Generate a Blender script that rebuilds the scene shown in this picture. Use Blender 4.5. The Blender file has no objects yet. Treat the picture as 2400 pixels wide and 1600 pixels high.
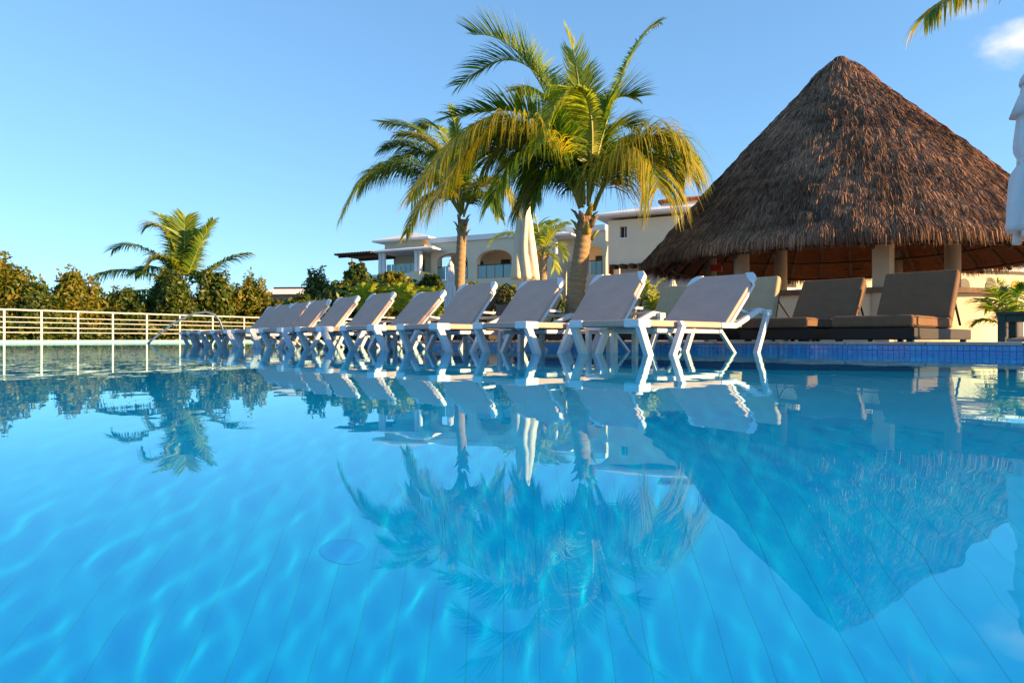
import bpy, math, random
import numpy as np
from mathutils import Vector, Matrix, Quaternion
random.seed(7)
rng = np.random.default_rng(11)
S = bpy.context.scene
COL = S.collection
R = math.radians

# ------------------------------------------------------------------ camera, sky, sun, exposure
F = 1600.0                      # focal length in photo pixels (24 mm on a 36 mm sensor)
CAMH = 0.115                    # the camera skims the water
cd = bpy.data.cameras.new('camera')
cam = bpy.data.objects.new('camera', cd)
COL.objects.link(cam)
cam.location = (0, 0, CAMH)
cam.rotation_euler = (R(90), 0, 0)
cd.lens = 24; cd.sensor_width = 36; cd.clip_start = .01; cd.clip_end = 3000
cd.shift_y = -4 / 2400
S.camera = cam

SUN_EL = 16.5
SX, SY = .951, -.309
_l = math.hypot(SX, SY); SX /= _l; SY /= _l
w = bpy.data.worlds.new('World'); S.world = w; w.use_nodes = True
wn = w.node_tree
bg = wn.nodes['Background']
sk = wn.nodes.new('ShaderNodeTexSky')
sk.sky_type = 'NISHITA'; sk.sun_disc = False
sk.sun_elevation = R(SUN_EL); sk.sun_rotation = math.atan2(SX, SY)
sk.air_density = 1.0; sk.dust_density = 0.1; sk.ozone_density = 4.0
hs = wn.nodes.new('ShaderNodeHueSaturation'); hs.inputs['Saturation'].default_value = 1.0
tint = wn.nodes.new('ShaderNodeMix'); tint.data_type = 'RGBA'; tint.blend_type = 'MULTIPLY'
tint.inputs[0].default_value = 1; tint.inputs[7].default_value = (.60, .84, 1.02, 1)
gm = wn.nodes.new('ShaderNodeGamma'); gm.inputs[1].default_value = .62
wn.links.new(sk.outputs[0], gm.inputs[0]); wn.links.new(gm.outputs[0], hs.inputs['Color']); wn.links.new(hs.outputs[0], tint.inputs[6])
# a small cumulus low over the right of the view
tc = wn.nodes.new('ShaderNodeTexCoord')
def cloud_patch(prev, d, rad, seed, amount):
    d = Vector(d).normalized()
    dp = wn.nodes.new('ShaderNodeVectorMath'); dp.operation = 'DISTANCE'
    mpn = wn.nodes.new('ShaderNodeVectorMath'); mpn.operation = 'MULTIPLY'; mpn.inputs[1].default_value = (1, 1, 2.0)
    wn.links.new(tc.outputs['Generated'], mpn.inputs[0]); wn.links.new(mpn.outputs[0], dp.inputs[0]); dp.inputs[1].default_value = (d.x, d.y, d.z * 2.0)
    mr = wn.nodes.new('ShaderNodeMapRange'); mr.inputs[1].default_value = 0; mr.inputs[2].default_value = rad; mr.inputs[3].default_value = 1; mr.inputs[4].default_value = 0
    wn.links.new(dp.outputs['Value'], mr.inputs[0])
    nz = wn.nodes.new('ShaderNodeTexNoise'); nz.inputs['Scale'].default_value = 16; nz.inputs['Detail'].default_value = 7; nz.inputs['Roughness'].default_value = .55
    mp = wn.nodes.new('ShaderNodeVectorMath'); mp.operation = 'ADD'; mp.inputs[1].default_value = (seed, seed, 0)
    wn.links.new(mpn.outputs[0], mp.inputs[0]); wn.links.new(mp.outputs[0], nz.inputs['Vector'])
    ad = wn.nodes.new('ShaderNodeMath'); ad.operation = 'MULTIPLY_ADD'; ad.inputs[1].default_value = .9; wn.links.new(mr.outputs[0], ad.inputs[0]); wn.links.new(nz.outputs[0], ad.inputs[2])
    m2 = wn.nodes.new('ShaderNodeMapRange'); m2.interpolation_type = 'SMOOTHSTEP'
    m2.inputs[1].default_value = .78; m2.inputs[2].default_value = 1.5; m2.inputs[3].default_value = 0; m2.inputs[4].default_value = amount
    wn.links.new(ad.outputs[0], m2.inputs[0])
    mx = wn.nodes.new('ShaderNodeMix'); mx.data_type = 'RGBA'; wn.links.new(m2.outputs[0], mx.inputs[0]); wn.links.new(prev, mx.inputs[6]); mx.inputs[7].default_value = (3.0, 2.8, 2.7, 1)
    return mx.outputs[2]
sky_out = cloud_patch(tint.outputs[2], (1200, 1600, 700), .085, 3.1, .85)
sky_out = cloud_patch(sky_out, (1060, 1600, 770), .045, 7.7, .22)
wn.links.new(sky_out, bg.inputs[0]); bg.inputs[1].default_value = .15

sl = bpy.data.lights.new('sun', 'SUN'); sl.energy = 5.0; sl.angle = R(.5); sl.color = (1, .62, .26)
so = bpy.data.objects.new('sun', sl); COL.objects.link(so)
sd = Vector((SX * math.cos(R(SUN_EL)), SY * math.cos(R(SUN_EL)), math.sin(R(SUN_EL))))
so.rotation_euler = sd.to_track_quat('Z', 'Y').to_euler()
sl.cycles.is_caustics_light = True

S.view_settings.view_transform = 'Standard'; S.view_settings.look = 'None'
S.view_settings.exposure = 1.6; S.view_settings.gamma = 1; S.view_settings.use_curve_mapping = False
S.render.engine = 'CYCLES'
S.cycles.use_denoising = True
S.cycles.max_bounces = 10; S.cycles.transmission_bounces = 6; S.cycles.transparent_max_bounces = 12
S.cycles.sample_clamp_indirect = 8

# ------------------------------------------------------------------ helpers
def P(tx, ty, d):               # photo pixel + distance -> world point
    return Vector(((tx - 1200) / F * d, d, CAMH + (796 - ty) / F * d))
def PX(tx, d): return (tx - 1200) / F * d
def PZ(ty, d): return CAMH + (796 - ty) / F * d

class MB:
    def __init__(s): s.v = []; s.f = []; s.m = []
    def add(s, vs, fs, mi=0):
        b = len(s.v); s.v += [tuple(v) for v in vs]; s.f += [tuple(b + i for i in f) for f in fs]; s.m += [mi] * len(fs)
    def box(s, x0, x1, y0, y1, z0, z1, mi=0, M=None):
        vs = [Vector(p) for p in ((x0,y0,z0),(x1,y0,z0),(x1,y1,z0),(x0,y1,z0),(x0,y0,z1),(x1,y0,z1),(x1,y1,z1),(x0,y1,z1))]
        if M: vs = [M @ v for v in vs]
        s.add(vs, [(0,3,2,1),(4,5,6,7),(0,1,5,4),(1,2,6,5),(2,3,7,6),(3,0,4,7)], mi)
    def hexa(s, bot, top, mi=0):   # two quads of four points
        s.add(list(bot) + list(top), [(0,3,2,1),(4,5,6,7),(0,1,5,4),(1,2,6,5),(2,3,7,6),(3,0,4,7)], mi)
    def prism(s, pts, z0, z1, mi=0, M=None):
        n = len(pts); vs = [Vector((p[0], p[1], z0)) for p in pts] + [Vector((p[0], p[1], z1)) for p in pts]
        if M: vs = [M @ v for v in vs]
        s.add(vs, [tuple(range(n))[::-1], tuple(range(n, 2*n))] + [(i, (i+1) % n, n + (i+1) % n, n + i) for i in range(n)], mi)
    def tube(s, pts, r, seg=8, mi=0, cap=True, sq=None):
        pts = [Vector(p) for p in pts]; n = len(pts)
        rs = r if isinstance(r, (list, tuple)) else [r] * n
        base = len(s.v); prev = None
        for i, p in enumerate(pts):
            t = (pts[min(i+1, n-1)] - pts[max(i-1, 0)]).normalized()
            if prev is None:
                a = Vector((0,0,1)) if abs(t.z) < .9 else Vector((1,0,0))
                u = t.cross(a).normalized()
            else: u = (prev - t * prev.dot(t)).normalized()
            prev = u; q = t.cross(u)
            for k in range(seg):
                an = 2 * math.pi * (k + .5) / seg
                s.v.append(tuple(p + (u * math.cos(an) + q * math.sin(an) * (sq or 1)) * rs[i]))
        for i in range(n - 1):
            for k in range(seg):
                a = base + i * seg + k; b = base + i * seg + (k+1) % seg
                s.f.append((a, b, b + seg, a + seg)); s.m.append(mi)
        if cap:
            s.f.append(tuple(base + k for k in range(seg))[::-1]); s.f.append(tuple(base + (n-1)*seg + k for k in range(seg))); s.m += [mi, mi]
    def lathe(s, prof, c=(0,0,0), seg=20, mi=0, fn=None, cap=True):
        base = len(s.v)
        for (r, z) in prof:
            for k in range(seg):
                a = 2 * math.pi * k / seg; rr = r * (fn(a, z) if fn else 1)
                s.v.append((c[0] + rr * math.cos(a), c[1] + rr * math.sin(a), c[2] + z))
        for i in range(len(prof) - 1):
            for k in range(seg):
                a = base + i*seg + k; b = base + i*seg + (k+1) % seg
                s.f.append((a, b, b + seg, a + seg)); s.m.append(mi)
        if cap: s.f.append(tuple(base + k for k in range(seg))[::-1]); s.f.append(tuple(base + (len(prof)-1)*seg + k for k in range(seg))); s.m += [mi, mi]
    def build(s, name, mats, parent=None, smooth=False, bevel=0, loc=None):
        me = bpy.data.meshes.new(name); me.from_pydata(s.v, [], s.f)
        for m in (mats if isinstance(mats, (list, tuple)) else [mats]): me.materials.append(m)
        if isinstance(mats, (list, tuple)) and len(mats) > 1: me.polygons.foreach_set('material_index', s.m)
        if smooth: me.polygons.foreach_set('use_smooth', [True] * len(me.polygons))
        me.update()
        o = bpy.data.objects.new(name, me); COL.objects.link(o)
        if parent: o.parent = parent
        if loc is not None: o.location = loc
        if bevel:
            b = o.modifiers.new('bevel', 'BEVEL'); b.width = bevel; b.segments = 2; b.limit_method = 'ANGLE'; b.angle_limit = R(40)
            if smooth is None or True:
                me.polygons.foreach_set('use_smooth', [True] * len(me.polygons))
                b.harden_normals = True
        return o

def npmesh(name, V, Fq, mats, parent=None, smooth=False, mi=None):
    me = bpy.data.meshes.new(name); k = Fq.shape[1]
    me.vertices.add(len(V)); me.vertices.foreach_set('co', np.ascontiguousarray(V, dtype=np.float32).ravel())
    me.loops.add(Fq.size); me.loops.foreach_set('vertex_index', Fq.ravel().astype(np.int32))
    me.polygons.add(len(Fq)); me.polygons.foreach_set('loop_start', np.arange(0, Fq.size, k, dtype=np.int32))
    me.polygons.foreach_set('loop_total', np.full(len(Fq), k, dtype=np.int32))
    for m in (mats if isinstance(mats, (list, tuple)) else [mats]): me.materials.append(m)
    if mi is not None: me.polygons.foreach_set('material_index', mi)
    if smooth: me.polygons.foreach_set('use_smooth', np.ones(len(Fq), dtype=bool))
    me.update(calc_edges=True)
    o = bpy.data.objects.new(name, me); COL.objects.link(o)
    if parent: o.parent = parent
    return o

def tag(o, label=None, cat=None, group=None, kind=None):
    if label: o['label'] = label
    if cat: o['category'] = cat
    if group: o['group'] = group
    if kind: o['kind'] = kind
    return o
def thing(name, label, cat, loc=(0,0,0), rz=0, group=None):
    o = bpy.data.objects.new(name, None); COL.objects.link(o); o.empty_display_size = .2
    o.location = loc; o.rotation_euler = (0, 0, rz)
    return tag(o, label, cat, group)
def copy_tree(o, parent=None):
    c = o.copy(); COL.objects.link(c); c.parent = parent
    for ch in list(o.children): copy_tree(ch, c)
    return c

# ------------------------------------------------------------------ materials
def mat(name, col, rough=.6, var=0, vscale=8, bump=0, bscale=40, spec=.3, coat=0, stretch=None, col2=None, transl=0):
    m = bpy.data.materials.new(name); m.use_nodes = True; nt = m.node_tree
    b = nt.nodes['Principled BSDF']
    b.inputs['Base Color'].default_value = (*col, 1); b.inputs['Roughness'].default_value = rough
    b.inputs['Specular IOR Level'].default_value = spec; b.inputs['Coat Weight'].default_value = coat
    co = nt.nodes.new('ShaderNodeTexCoord'); vec = co.outputs['Object']
    if stretch:
        mp = nt.nodes.new('ShaderNodeMapping'); mp.inputs['Scale'].default_value = stretch; nt.links.new(vec, mp.inputs[0]); vec = mp.outputs[0]
    if var:
        nz = nt.nodes.new('ShaderNodeTexNoise'); nz.inputs['Scale'].default_value = vscale; nz.inputs['Detail'].default_value = 6; nz.inputs['Roughness'].default_value = .65
        nt.links.new(vec, nz.inputs['Vector'])
        cr = nt.nodes.new('ShaderNodeMapRange'); cr.inputs[1].default_value = .3; cr.inputs[2].default_value = .7
        nt.links.new(nz.outputs[0], cr.inputs[0])
        mx = nt.nodes.new('ShaderNodeMix'); mx.data_type = 'RGBA'
        c2 = col2 or tuple(c * (1 - var) for c in col)
        mx.inputs[6].default_value = (*col, 1); mx.inputs[7].default_value = (*c2, 1)
        nt.links.new(cr.outputs[0], mx.inputs[0]); nt.links.new(mx.outputs[2], b.inputs['Base Color'])
    if bump:
        n2 = nt.nodes.new('ShaderNodeTexNoise'); n2.inputs['Scale'].default_value = bscale; n2.inputs['Detail'].default_value = 4
        nt.links.new(vec, n2.inputs['Vector'])
        bp = nt.nodes.new('ShaderNodeBump'); bp.inputs['Strength'].default_value = bump; bp.inputs['Distance'].default_value = .01
        nt.links.new(n2.outputs[0], bp.inputs['Height']); nt.links.new(bp.outputs[0], b.inputs['Normal'])
    return m
def leafmat(name, cols, transl=.35, rough=.45, spec=.35):
    m = bpy.data.materials.new(name); m.use_nodes = True; nt = m.node_tree; b = nt.nodes['Principled BSDF']
    ge = nt.nodes.new('ShaderNodeNewGeometry'); rp = nt.nodes.new('ShaderNodeValToRGB')
    nt.links.new(ge.outputs['Random Per Island'], rp.inputs[0])
    while len(rp.color_ramp.elements) < len(cols): rp.color_ramp.elements.new(.5)
    for i, c in enumerate(cols):
        rp.color_ramp.elements[i].position = i / (len(cols) - 1); rp.color_ramp.elements[i].color = (*c, 1)
    nt.links.new(rp.outputs[0], b.inputs['Base Color']); b.inputs['Roughness'].default_value = rough; b.inputs['Specular IOR Level'].default_value = spec
    if transl:
        tr = nt.nodes.new('ShaderNodeBsdfTranslucent'); mx = nt.nodes.new('ShaderNodeMixShader'); mx.inputs[0].default_value = transl
        g = nt.nodes.new('ShaderNodeMix'); g.data_type = 'RGBA'; g.blend_type = 'MULTIPLY'; g.inputs[0].default_value = 1; g.inputs[7].default_value = (1.5, 1.6, .7, 1)
        nt.links.new(rp.outputs[0], g.inputs[6]); nt.links.new(g.outputs[2], tr.inputs[0])
        nt.links.new(b.outputs[0], mx.inputs[1]); nt.links.new(tr.outputs[0], mx.inputs[2]); nt.links.new(mx.outputs[0], nt.nodes['Material Output'].inputs[0])
    return m
M = {}
M['white_plastic'] = mat('white_plastic', (.64,.65,.67), .38, var=.08, vscale=12, spec=.5)
M['sling'] = mat('sling', (.56,.36,.29), .8, var=.16, vscale=5, bump=.25, bscale=700)
M['brown_fabric'] = mat('brown_fabric', (.175,.095,.052), .9, var=.2, vscale=9, bump=.3, bscale=500)
M['beige_fabric'] = mat('beige_fabric', (.42,.33,.21), .9, var=.15, vscale=9, bump=.3, bscale=500)
M['wicker'] = mat('wicker', (.022,.014,.010), .55, var=.3, vscale=60, bump=.5, bscale=160)
M['dark_metal'] = mat('dark_metal', (.03,.028,.025), .4)
M['cream_wall'] = mat('cream_wall', (.66,.56,.41), .9, var=.10, vscale=1.2, bump=.25, bscale=30)
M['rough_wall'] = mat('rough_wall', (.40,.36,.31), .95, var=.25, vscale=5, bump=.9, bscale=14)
M['white_trim'] = mat('white_trim', (.74,.72,.70), .85, var=.12, vscale=.8, bump=.1, bscale=20)
M['dark_wood'] = mat('dark_wood', (.06,.03,.018), .7, var=.4, vscale=14, stretch=(1,1,.2))
M['dark_opening'] = mat('dark_opening', (.025,.018,.014), .35)
M['glass_panel'] = mat('glass_panel', (.16,.30,.30), .12, spec=.6)
M['red_tile'] = mat('red_tile', (.45,.10,.04), .8, var=.3, vscale=6)
M['coping'] = mat('coping', (.50,.42,.36), .85, var=.25, vscale=11, bump=.5, bscale=60)
M['deck'] = mat('deck', (.42,.36,.30), .9, var=.2, vscale=4, bump=.3, bscale=40)
M['ground'] = mat('ground', (.10,.09,.05), .95, var=.4, vscale=.6, bump=.5, bscale=4)
M['pool_blue'] = mat('pool_blue', (.0,.45,.84), .35, var=.22, vscale=3, spec=.4, col2=(.0,.55,.84))
M['grout'] = mat('grout', (.01,.50,.66), .8, var=.2)
M['ledge'] = mat('ledge', (.05,.32,.55), .6, var=.2, vscale=4)
M['edge_tile'] = mat('edge_tile', (.30,.50,.55), .35, var=.15, vscale=6)
M['rail_metal'] = mat('rail_metal', (.52,.49,.44), .35, var=.05, spec=.5)
M['steel_blue'] = mat('steel_blue', (.06,.11,.17), .35, spec=.5)
M['parasol_cream'] = mat('parasol_cream', (.74,.66,.52), .9, var=.12, vscale=5, bump=.3, bscale=200)
M['parasol_white'] = mat('parasol_white', (.66,.64,.66), .9, var=.10, vscale=5, bump=.3, bscale=200)
M['stone_top'] = mat('stone_top', (.17,.11,.075), .8, var=.4, vscale=16, bump=.6, bscale=40)
M['column'] = mat('column', (.50,.41,.31), .85, var=.12, vscale=7, bump=.3, bscale=60)
M['trunk'] = mat('trunk', (.38,.26,.15), .9, var=.45, vscale=9, bump=.7, bscale=22, stretch=(1,1,4))
M['bark'] = mat('bark', (.09,.06,.04), .95, var=.3)
M['petiole'] = mat('petiole', (.34,.26,.06), .5, var=.35, vscale=5, col2=(.16,.20,.03))
M['green_paint'] = mat('green_paint', (.012,.035,.03), .5)
M['red'] = mat('red', (.5,.02,.02), .5)
M['frond'] = leafmat('frond', [(.03,.085,.01),(.07,.16,.014),(.14,.23,.015),(.30,.30,.02)], .38)
M['frond_gold'] = leafmat('frond_gold', [(.07,.14,.01),(.30,.29,.02),(.46,.33,.02),(.13,.20,.012)], .42)
M['frond_lime'] = leafmat('frond_lime', [(.22,.28,.02),(.30,.34,.03),(.36,.36,.04),(.20,.27,.02)], .5)
M['leaf'] = leafmat('leaf', [(.015,.04,.006),(.035,.075,.01),(.07,.11,.012),(.13,.12,.015),(.04,.09,.01)], .3)
M['leaf_gold'] = leafmat('leaf_gold', [(.04,.07,.01),(.10,.14,.012),(.17,.17,.015),(.24,.16,.02),(.07,.13,.012)], .35)
M['thatch'] = leafmat('thatch', [(.07,.044,.036),(.15,.086,.060),(.25,.14,.085),(.40,.22,.125),(.12,.068,.052)], 0, .9, .15)
_t = M['thatch'].node_tree; _b = _t.nodes['Principled BSDF']; _co = _t.nodes.new('ShaderNodeTexCoord')
_n = _t.nodes.new('ShaderNodeTexNoise'); _n.inputs['Scale'].default_value = 1.1; _n.inputs['Detail'].default_value = 5; _t.links.new(_co.outputs['Object'], _n.inputs[0])
_m = _t.nodes.new('ShaderNodeMapRange'); _m.inputs[1].default_value = .35; _m.inputs[2].default_value = .65; _m.inputs[3].default_value = .62; _m.inputs[4].default_value = 1.5; _t.links.new(_n.outputs[0], _m.inputs[0])
_x = _t.nodes.new('ShaderNodeMix'); _x.data_type = 'RGBA'; _x.blend_type = 'MULTIPLY'; _x.inputs[0].default_value = 1; _t.links.new(_b.inputs['Base Color'].links[0].from_socket, _x.inputs[6]); _t.links.new(_m.outputs[0], _x.inputs[7]); _t.links.new(_x.outputs[2], _b.inputs['Base Color'])
M['thatch_base'] = mat('thatch_base', (.055,.034,.024), .95, var=.4, vscale=12, bump=1, bscale=40)
M['thatch_under'] = mat('thatch_under', (.15,.055,.024), .95, var=.5, vscale=9, bump=1, bscale=30, stretch=(1,1,3))
M['pole_wood'] = mat('pole_wood', (.07,.035,.02), .8, var=.4, vscale=8)
M['yellow_panel'] = mat('yellow_panel', (.55,.34,.05), .8, var=.1)

# ------------------------------------------------------------------ water
Xf, Yf = .93, 5.0
TH = R(43)
def row(u, w_, z=0, o=(Xf, Yf)):        # lounger axes -> world
    return Vector((o[0] + u*math.cos(TH) - w_*math.sin(TH), o[1] + u*math.sin(TH) + w_*math.cos(TH), z))
RAILX = [(-110,), ]
def rail_pt(tx, z=0):
    v = 71 - .0321 * (tx - 8); d = F * 1.135 / v
    return Vector((PX(tx, d), d, z))
ra, rb = rail_pt(-160), rail_pt(900)
def ybound(x):
    m_ = (rb.y - ra.y) / (rb.x - ra.x)
    return np.clip(ra.y + m_ * (x - ra.x), 14, 46)
comps = []
for k in range(46):
    lam = rng.choice([.07,.10,.15,.24,.4,.7,1.2]) * rng.uniform(.85, 1.2); a = rng.normal(.15, .5)
    comps.append((2*math.pi/lam*math.cos(a), 2*math.pi/lam*math.sin(a), rng.uniform(0, 6.28), lam * (.00005 if lam < .13 else .00010 if lam < .6 else .00009)))
fine = []
for k in range(18):
    lam = rng.uniform(.05, .10); a = rng.normal(.05, .6)
    fine.append((2*math.pi/lam*math.cos(a), 2*math.pi/lam*math.sin(a), rng.uniform(0, 6.28), lam * .00013))
def wave(X, Y):
    Z = np.zeros_like(X)
    for a, b, c, A in comps: Z += A * np.sin(a*X + b*Y + c)
    # a slow patchiness: calmer and livelier stretches of surface
    g = .55 + .45 * np.sin(.9*X + .35*Y + 1.0) * np.sin(.5*X - .8*Y + .3)
    fade = np.clip((5.2 - np.abs(X - .2)) / 1.0, 0, 1) * np.clip((10.2 - Y) / 1.0, 0, 1) * np.clip((Y + 1.2) / .4, 0, 1)
    Zf = np.zeros_like(X)
    for a, b, c, A in fine: Zf += A * np.sin(a*X + b*Y + c)
    ff = np.clip((3.1 - np.abs(X)) / 1.2, 0, 1) * np.clip((3.4 - Y) / 1.6, 0, 1) * np.clip((Y + .5) / .3, 0, 1)
    g2 = .6 + .5 * np.sin(1.3*X + .4*np.sin(2*Y) + .7) * np.cos(1.1*Y - .6*X)
    return Z * (.45 + .75 * g) * fade + Zf * ff * g2
xs = np.concatenate([-np.geomspace(34, 5.1, 26), np.linspace(-5, -3.15, 93), np.linspace(-3.13, 3.13, 570), np.linspace(3.15, 5.4, 113), np.geomspace(5.6, 14, 12)])
ys = np.concatenate([np.linspace(-6, -1.3, 6), np.linspace(-1.2, -.52, 35), np.linspace(-.5, 3.45, 360), np.linspace(3.47, 10.2, 337)])
t2 = np.linspace(0, 1, 26)[1:]
X, Y = np.meshgrid(xs, ys)
Y2 = 10.2 + (ybound(xs)[None] - 10.2) * t2[:, None]; X2 = np.repeat(xs[None], len(t2), 0)
X = np.vstack([X, X2]); Y = np.vstack([Y, Y2])
Z = wave(X, Y); nx = X.shape[1]; ny = X.shape[0]
idx = np.arange(nx-1)[None] + nx*np.arange(ny-1)[:, None]
Fq = np.stack([idx, idx+1, idx+1+nx, idx+nx], -1).reshape(-1, 4)
wm = bpy.data.materials.new('water'); wm.use_nodes = True; nt = wm.node_tree; nt.nodes.clear()
out = nt.nodes.new('ShaderNodeOutputMaterial'); g = nt.nodes.new('ShaderNodeBsdfGlass')
g.inputs['IOR'].default_value = 1.33; g.inputs['Roughness'].default_value = 0; g.inputs['Color'].default_value = (.62, .95, 1, 1)
co = nt.nodes.new('ShaderNodeTexCoord'); nz = nt.nodes.new('ShaderNodeTexNoise'); nz.inputs['Scale'].default_value = 5; nz.inputs['Detail'].default_value = 3
mp = nt.nodes.new('ShaderNodeMapping'); mp.inputs['Scale'].default_value = (.6, 1, 1)
bp = nt.nodes.new('ShaderNodeBump'); bp.inputs['Strength'].default_value = 1; bp.inputs['Distance'].default_value = .0035
nt.links.new(co.outputs['Object'], mp.inputs[0]); nt.links.new(mp.outputs[0], nz.inputs[0]); nt.links.new(nz.outputs[0], bp.inputs['Height'])
sx = nt.nodes.new('ShaderNodeSeparateXYZ'); nt.links.new(co.outputs['Object'], sx.inputs[0])
mr = nt.nodes.new('ShaderNodeMapRange'); mr.inputs[1].default_value = 2.5; mr.inputs[2].default_value = 22; mr.inputs[3].default_value = 0.06; mr.inputs[4].default_value = 1.5
nt.links.new(sx.outputs[1], mr.inputs[0]); nt.links.new(mr.outputs[0], bp.inputs['Strength'])
nt.links.new(bp.outputs[0], g.inputs['Normal']); nt.links.new(g.outputs[0], out.inputs[0])
water = npmesh('water', np.stack([X, Y, Z], -1).reshape(-1, 3), Fq, wm, smooth=True)
tag(water, kind='structure'); water.cycles.is_caustics_caster = True

# ------------------------------------------------------------------ pool shell, ledge, deck
FLOOR = -1.25
LEDGE_A = row(-6.5, 0); # not used for shape, keeps the axis handy
edge = [(9.5, -1.2), (3.75, 5.0), (2.55, 6.55), (1.6, 7.35), (.8, 8.1), (0, 8.85), (-1.2, 9.95), (-1.75, 12.2), (-3.6, 18), (-6.6, 27), (-10.4, 39.5)]
# pool floor: a grouted slab that carries long rows of tiles, joints between them
mb = MB(); mb.box(-34, 14, -6, 46, FLOOR - .3, FLOOR - .0004); fl = mb.build('pool_floor', M['grout']); tag(fl, kind='structure'); fl.cycles.is_caustics_receiver = True
mb = MB(); mb.box(-.0371, .0371, 0, 11.5, -.004, 0); st = mb.build('tile_strip', M['pool_blue'], fl, loc=(-5.0, -1.5, FLOOR)); st.cycles.is_caustics_receiver = True
stm = st.data
for k in range(1, 133):
    o = st.copy(); COL.objects.link(o); o.parent = fl; o.location = (-5.0 + .076*k, -1.5, FLOOR + random.uniform(-.0001, .0003))
mb = MB()
for a, b_, c, d in ((-34, -5.05, -6, 46), (5.1, 14, -6, 46), (-5.05, 5.1, 10.0, 46), (-5.05, 5.1, -6, -1.5)): mb.box(a, b_, c, d, FLOOR - .0003, FLOOR)
o = mb.build('tile_field', M['pool_blue'], fl); tag(o, kind='stuff'); o.cycles.is_caustics_receiver = True
mb = MB(); mb.lathe([(.0, 0), (.056, 0), (.058, .001), (.05, .003), (.0, .003)], (0, 0, 0), 28)
dr = mb.build('floor_drain', mat('drain_blue', (.0, .43, .84), .5), loc=(-.40, 1.63, FLOOR + .001)); dr.scale = (1, .6, 1); dr.cycles.is_caustics_receiver = True; tag(dr, 'oval blue drain cover set in the pool floor', 'drain')
# shallow ledge on which the loungers stand
le = [row(-.5, -1.15), row(-.5, 10.2), row(4.0, 10.2), row(4.0, -1.15)]
le = [(4.3, 3.0), tuple(row(-.42, -.9))[:2], tuple(row(-.42, 11.2))[:2], tuple(row(5, 11.2))[:2], (6, 12), (9, 3)]
mb = MB(); mb.prism(le, FLOOR + .002, -.14); o = mb.build('pool_ledge', M['ledge']); tag(o, kind='structure'); o.cycles.is_caustics_receiver = True
# deck slab (the tiled wall of the pool is its face)
DZ = .084
poly = edge + [(-14, 60), (-14, 95), (80, 95), (80, -1.2)]
mb = MB(); mb.prism(poly[::-1], -1.6, DZ - .03); deck = mb.build('pool_deck', [M['pool_blue'] if False else mat('wall_grout', (.03,.30,.55), .7)]); tag(deck, kind='structure')
mb = MB()
off = []
for (x, y) in poly: off.append((x, y))
mb.prism(poly[::-1], DZ - .029, DZ); o = mb.build('deck_paving', M['deck']); tag(o, kind='structure')
# coping stones along the edge, each its own slab
def along(p, q, step):
    p = Vector((*p, 0)); q = Vector((*q, 0)); L = (q-p).length; n = max(1, round(L/step)); return [(p.lerp(q, i/n), p.lerp(q, (i+1)/n)) for i in range(n)]
cop = thing('coping', 'pale rounded stone coping along the tiled pool edge', 'coping')
base_c = None; nc = 0
for i in range(len(edge) - 1):
    for a, b_ in along(edge[i], edge[i+1], .6 if i < 6 else 2.4):
        if a.y < 2 : continue
        t = (b_-a).normalized(); nrm = Vector((-t.y, t.x, 0))
        if nrm.y > 0: nrm = -nrm
        if nrm.x > .3 and i >= 6: pass
        L = (b_-a).length
        Mx = Matrix.Translation(a) @ Matrix(((t.x, nrm.x, 0, 0), (t.y, nrm.y, 0, 0), (0, 0, 1, 0), (0, 0, 0, 1)))
        mb = MB(); mb.box(.004, L - .004, -.28, .018, DZ - .012, DZ + .014, M=Mx); mb.build('stone', M['coping'], cop, bevel=.006); nc += 1
# mosaic tiles on the face of the wall: two courses above the water, one below
tl = thing('tile_band', 'band of small glossy blue tiles on the pool wall', 'tile band')
tms = [mat('tile_blue_a', (.003,.20,.60), .18, spec=.6, var=.2, vscale=30), mat('tile_blue_b', (.003,.25,.64), .18, spec=.6), mat('tile_blue_c', (.002,.16,.55), .18, spec=.6)]
TS = .043
tmesh = []
for m_ in tms:
    mb = MB(); mb.box(.0018, TS-.0018, -.004, .0, .004, TS-.002); o = mb.build('tile', m_); me = o.data; bpy.data.objects.remove(o); tmesh.append(me)
cnt = 0; rest = MB()
rest3 = [MB(), MB(), MB()]
for i in range(0, 6):
    p = Vector((*edge[i], 0)); q = Vector((*edge[i+1], 0)); t = (q-p).normalized(); nrm = Vector((-t.y, t.x, 0))
    if nrm.y > 0: nrm = -nrm
    n = int((q-p).length / TS)
    for k in range(n):
        a = p + t*k*TS
        vis = a.y > 4.2 and abs(a.x / max(a.y, .1)) < .80
        for rw in range(4):
            z = DZ - .014 - TS*(rw+1); m_i = random.choice([0, 0, 1, 2])
            if vis and rw < 2 and cnt < 300 and a.y < 9:
                o = bpy.data.objects.new('tile', tmesh[m_i]); COL.objects.link(o); o.parent = tl
                o.matrix_local = Matrix.Translation(a + nrm*.0045 + Vector((0,0,z))) @ Matrix(((t.x, -nrm.x, 0, 0), (t.y, -nrm.y, 0, 0), (0,0,1,0), (0,0,0,1)))
                cnt += 1
            elif a.y > 1.5:
                Mx = Matrix.Translation(a + nrm*.0045 + Vector((0,0,z))) @ Matrix(((t.x, -nrm.x, 0, 0), (t.y, -nrm.y, 0, 0), (0,0,1,0), (0,0,0,1)))
                rest3[m_i].box(.0015, TS-.0015, -.004, .0, .0015, TS-.0015, M=Mx)
for r_, m_ in zip(rest3, tms): tag(r_.build('tile_field', m_, tl), kind='stuff')
# ground sheet
mb = MB(); mb.box(-1500, 1500, -40, 2500, -2.2, -1.6); tag(mb.build('ground', M['ground']), kind='structure')
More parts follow.
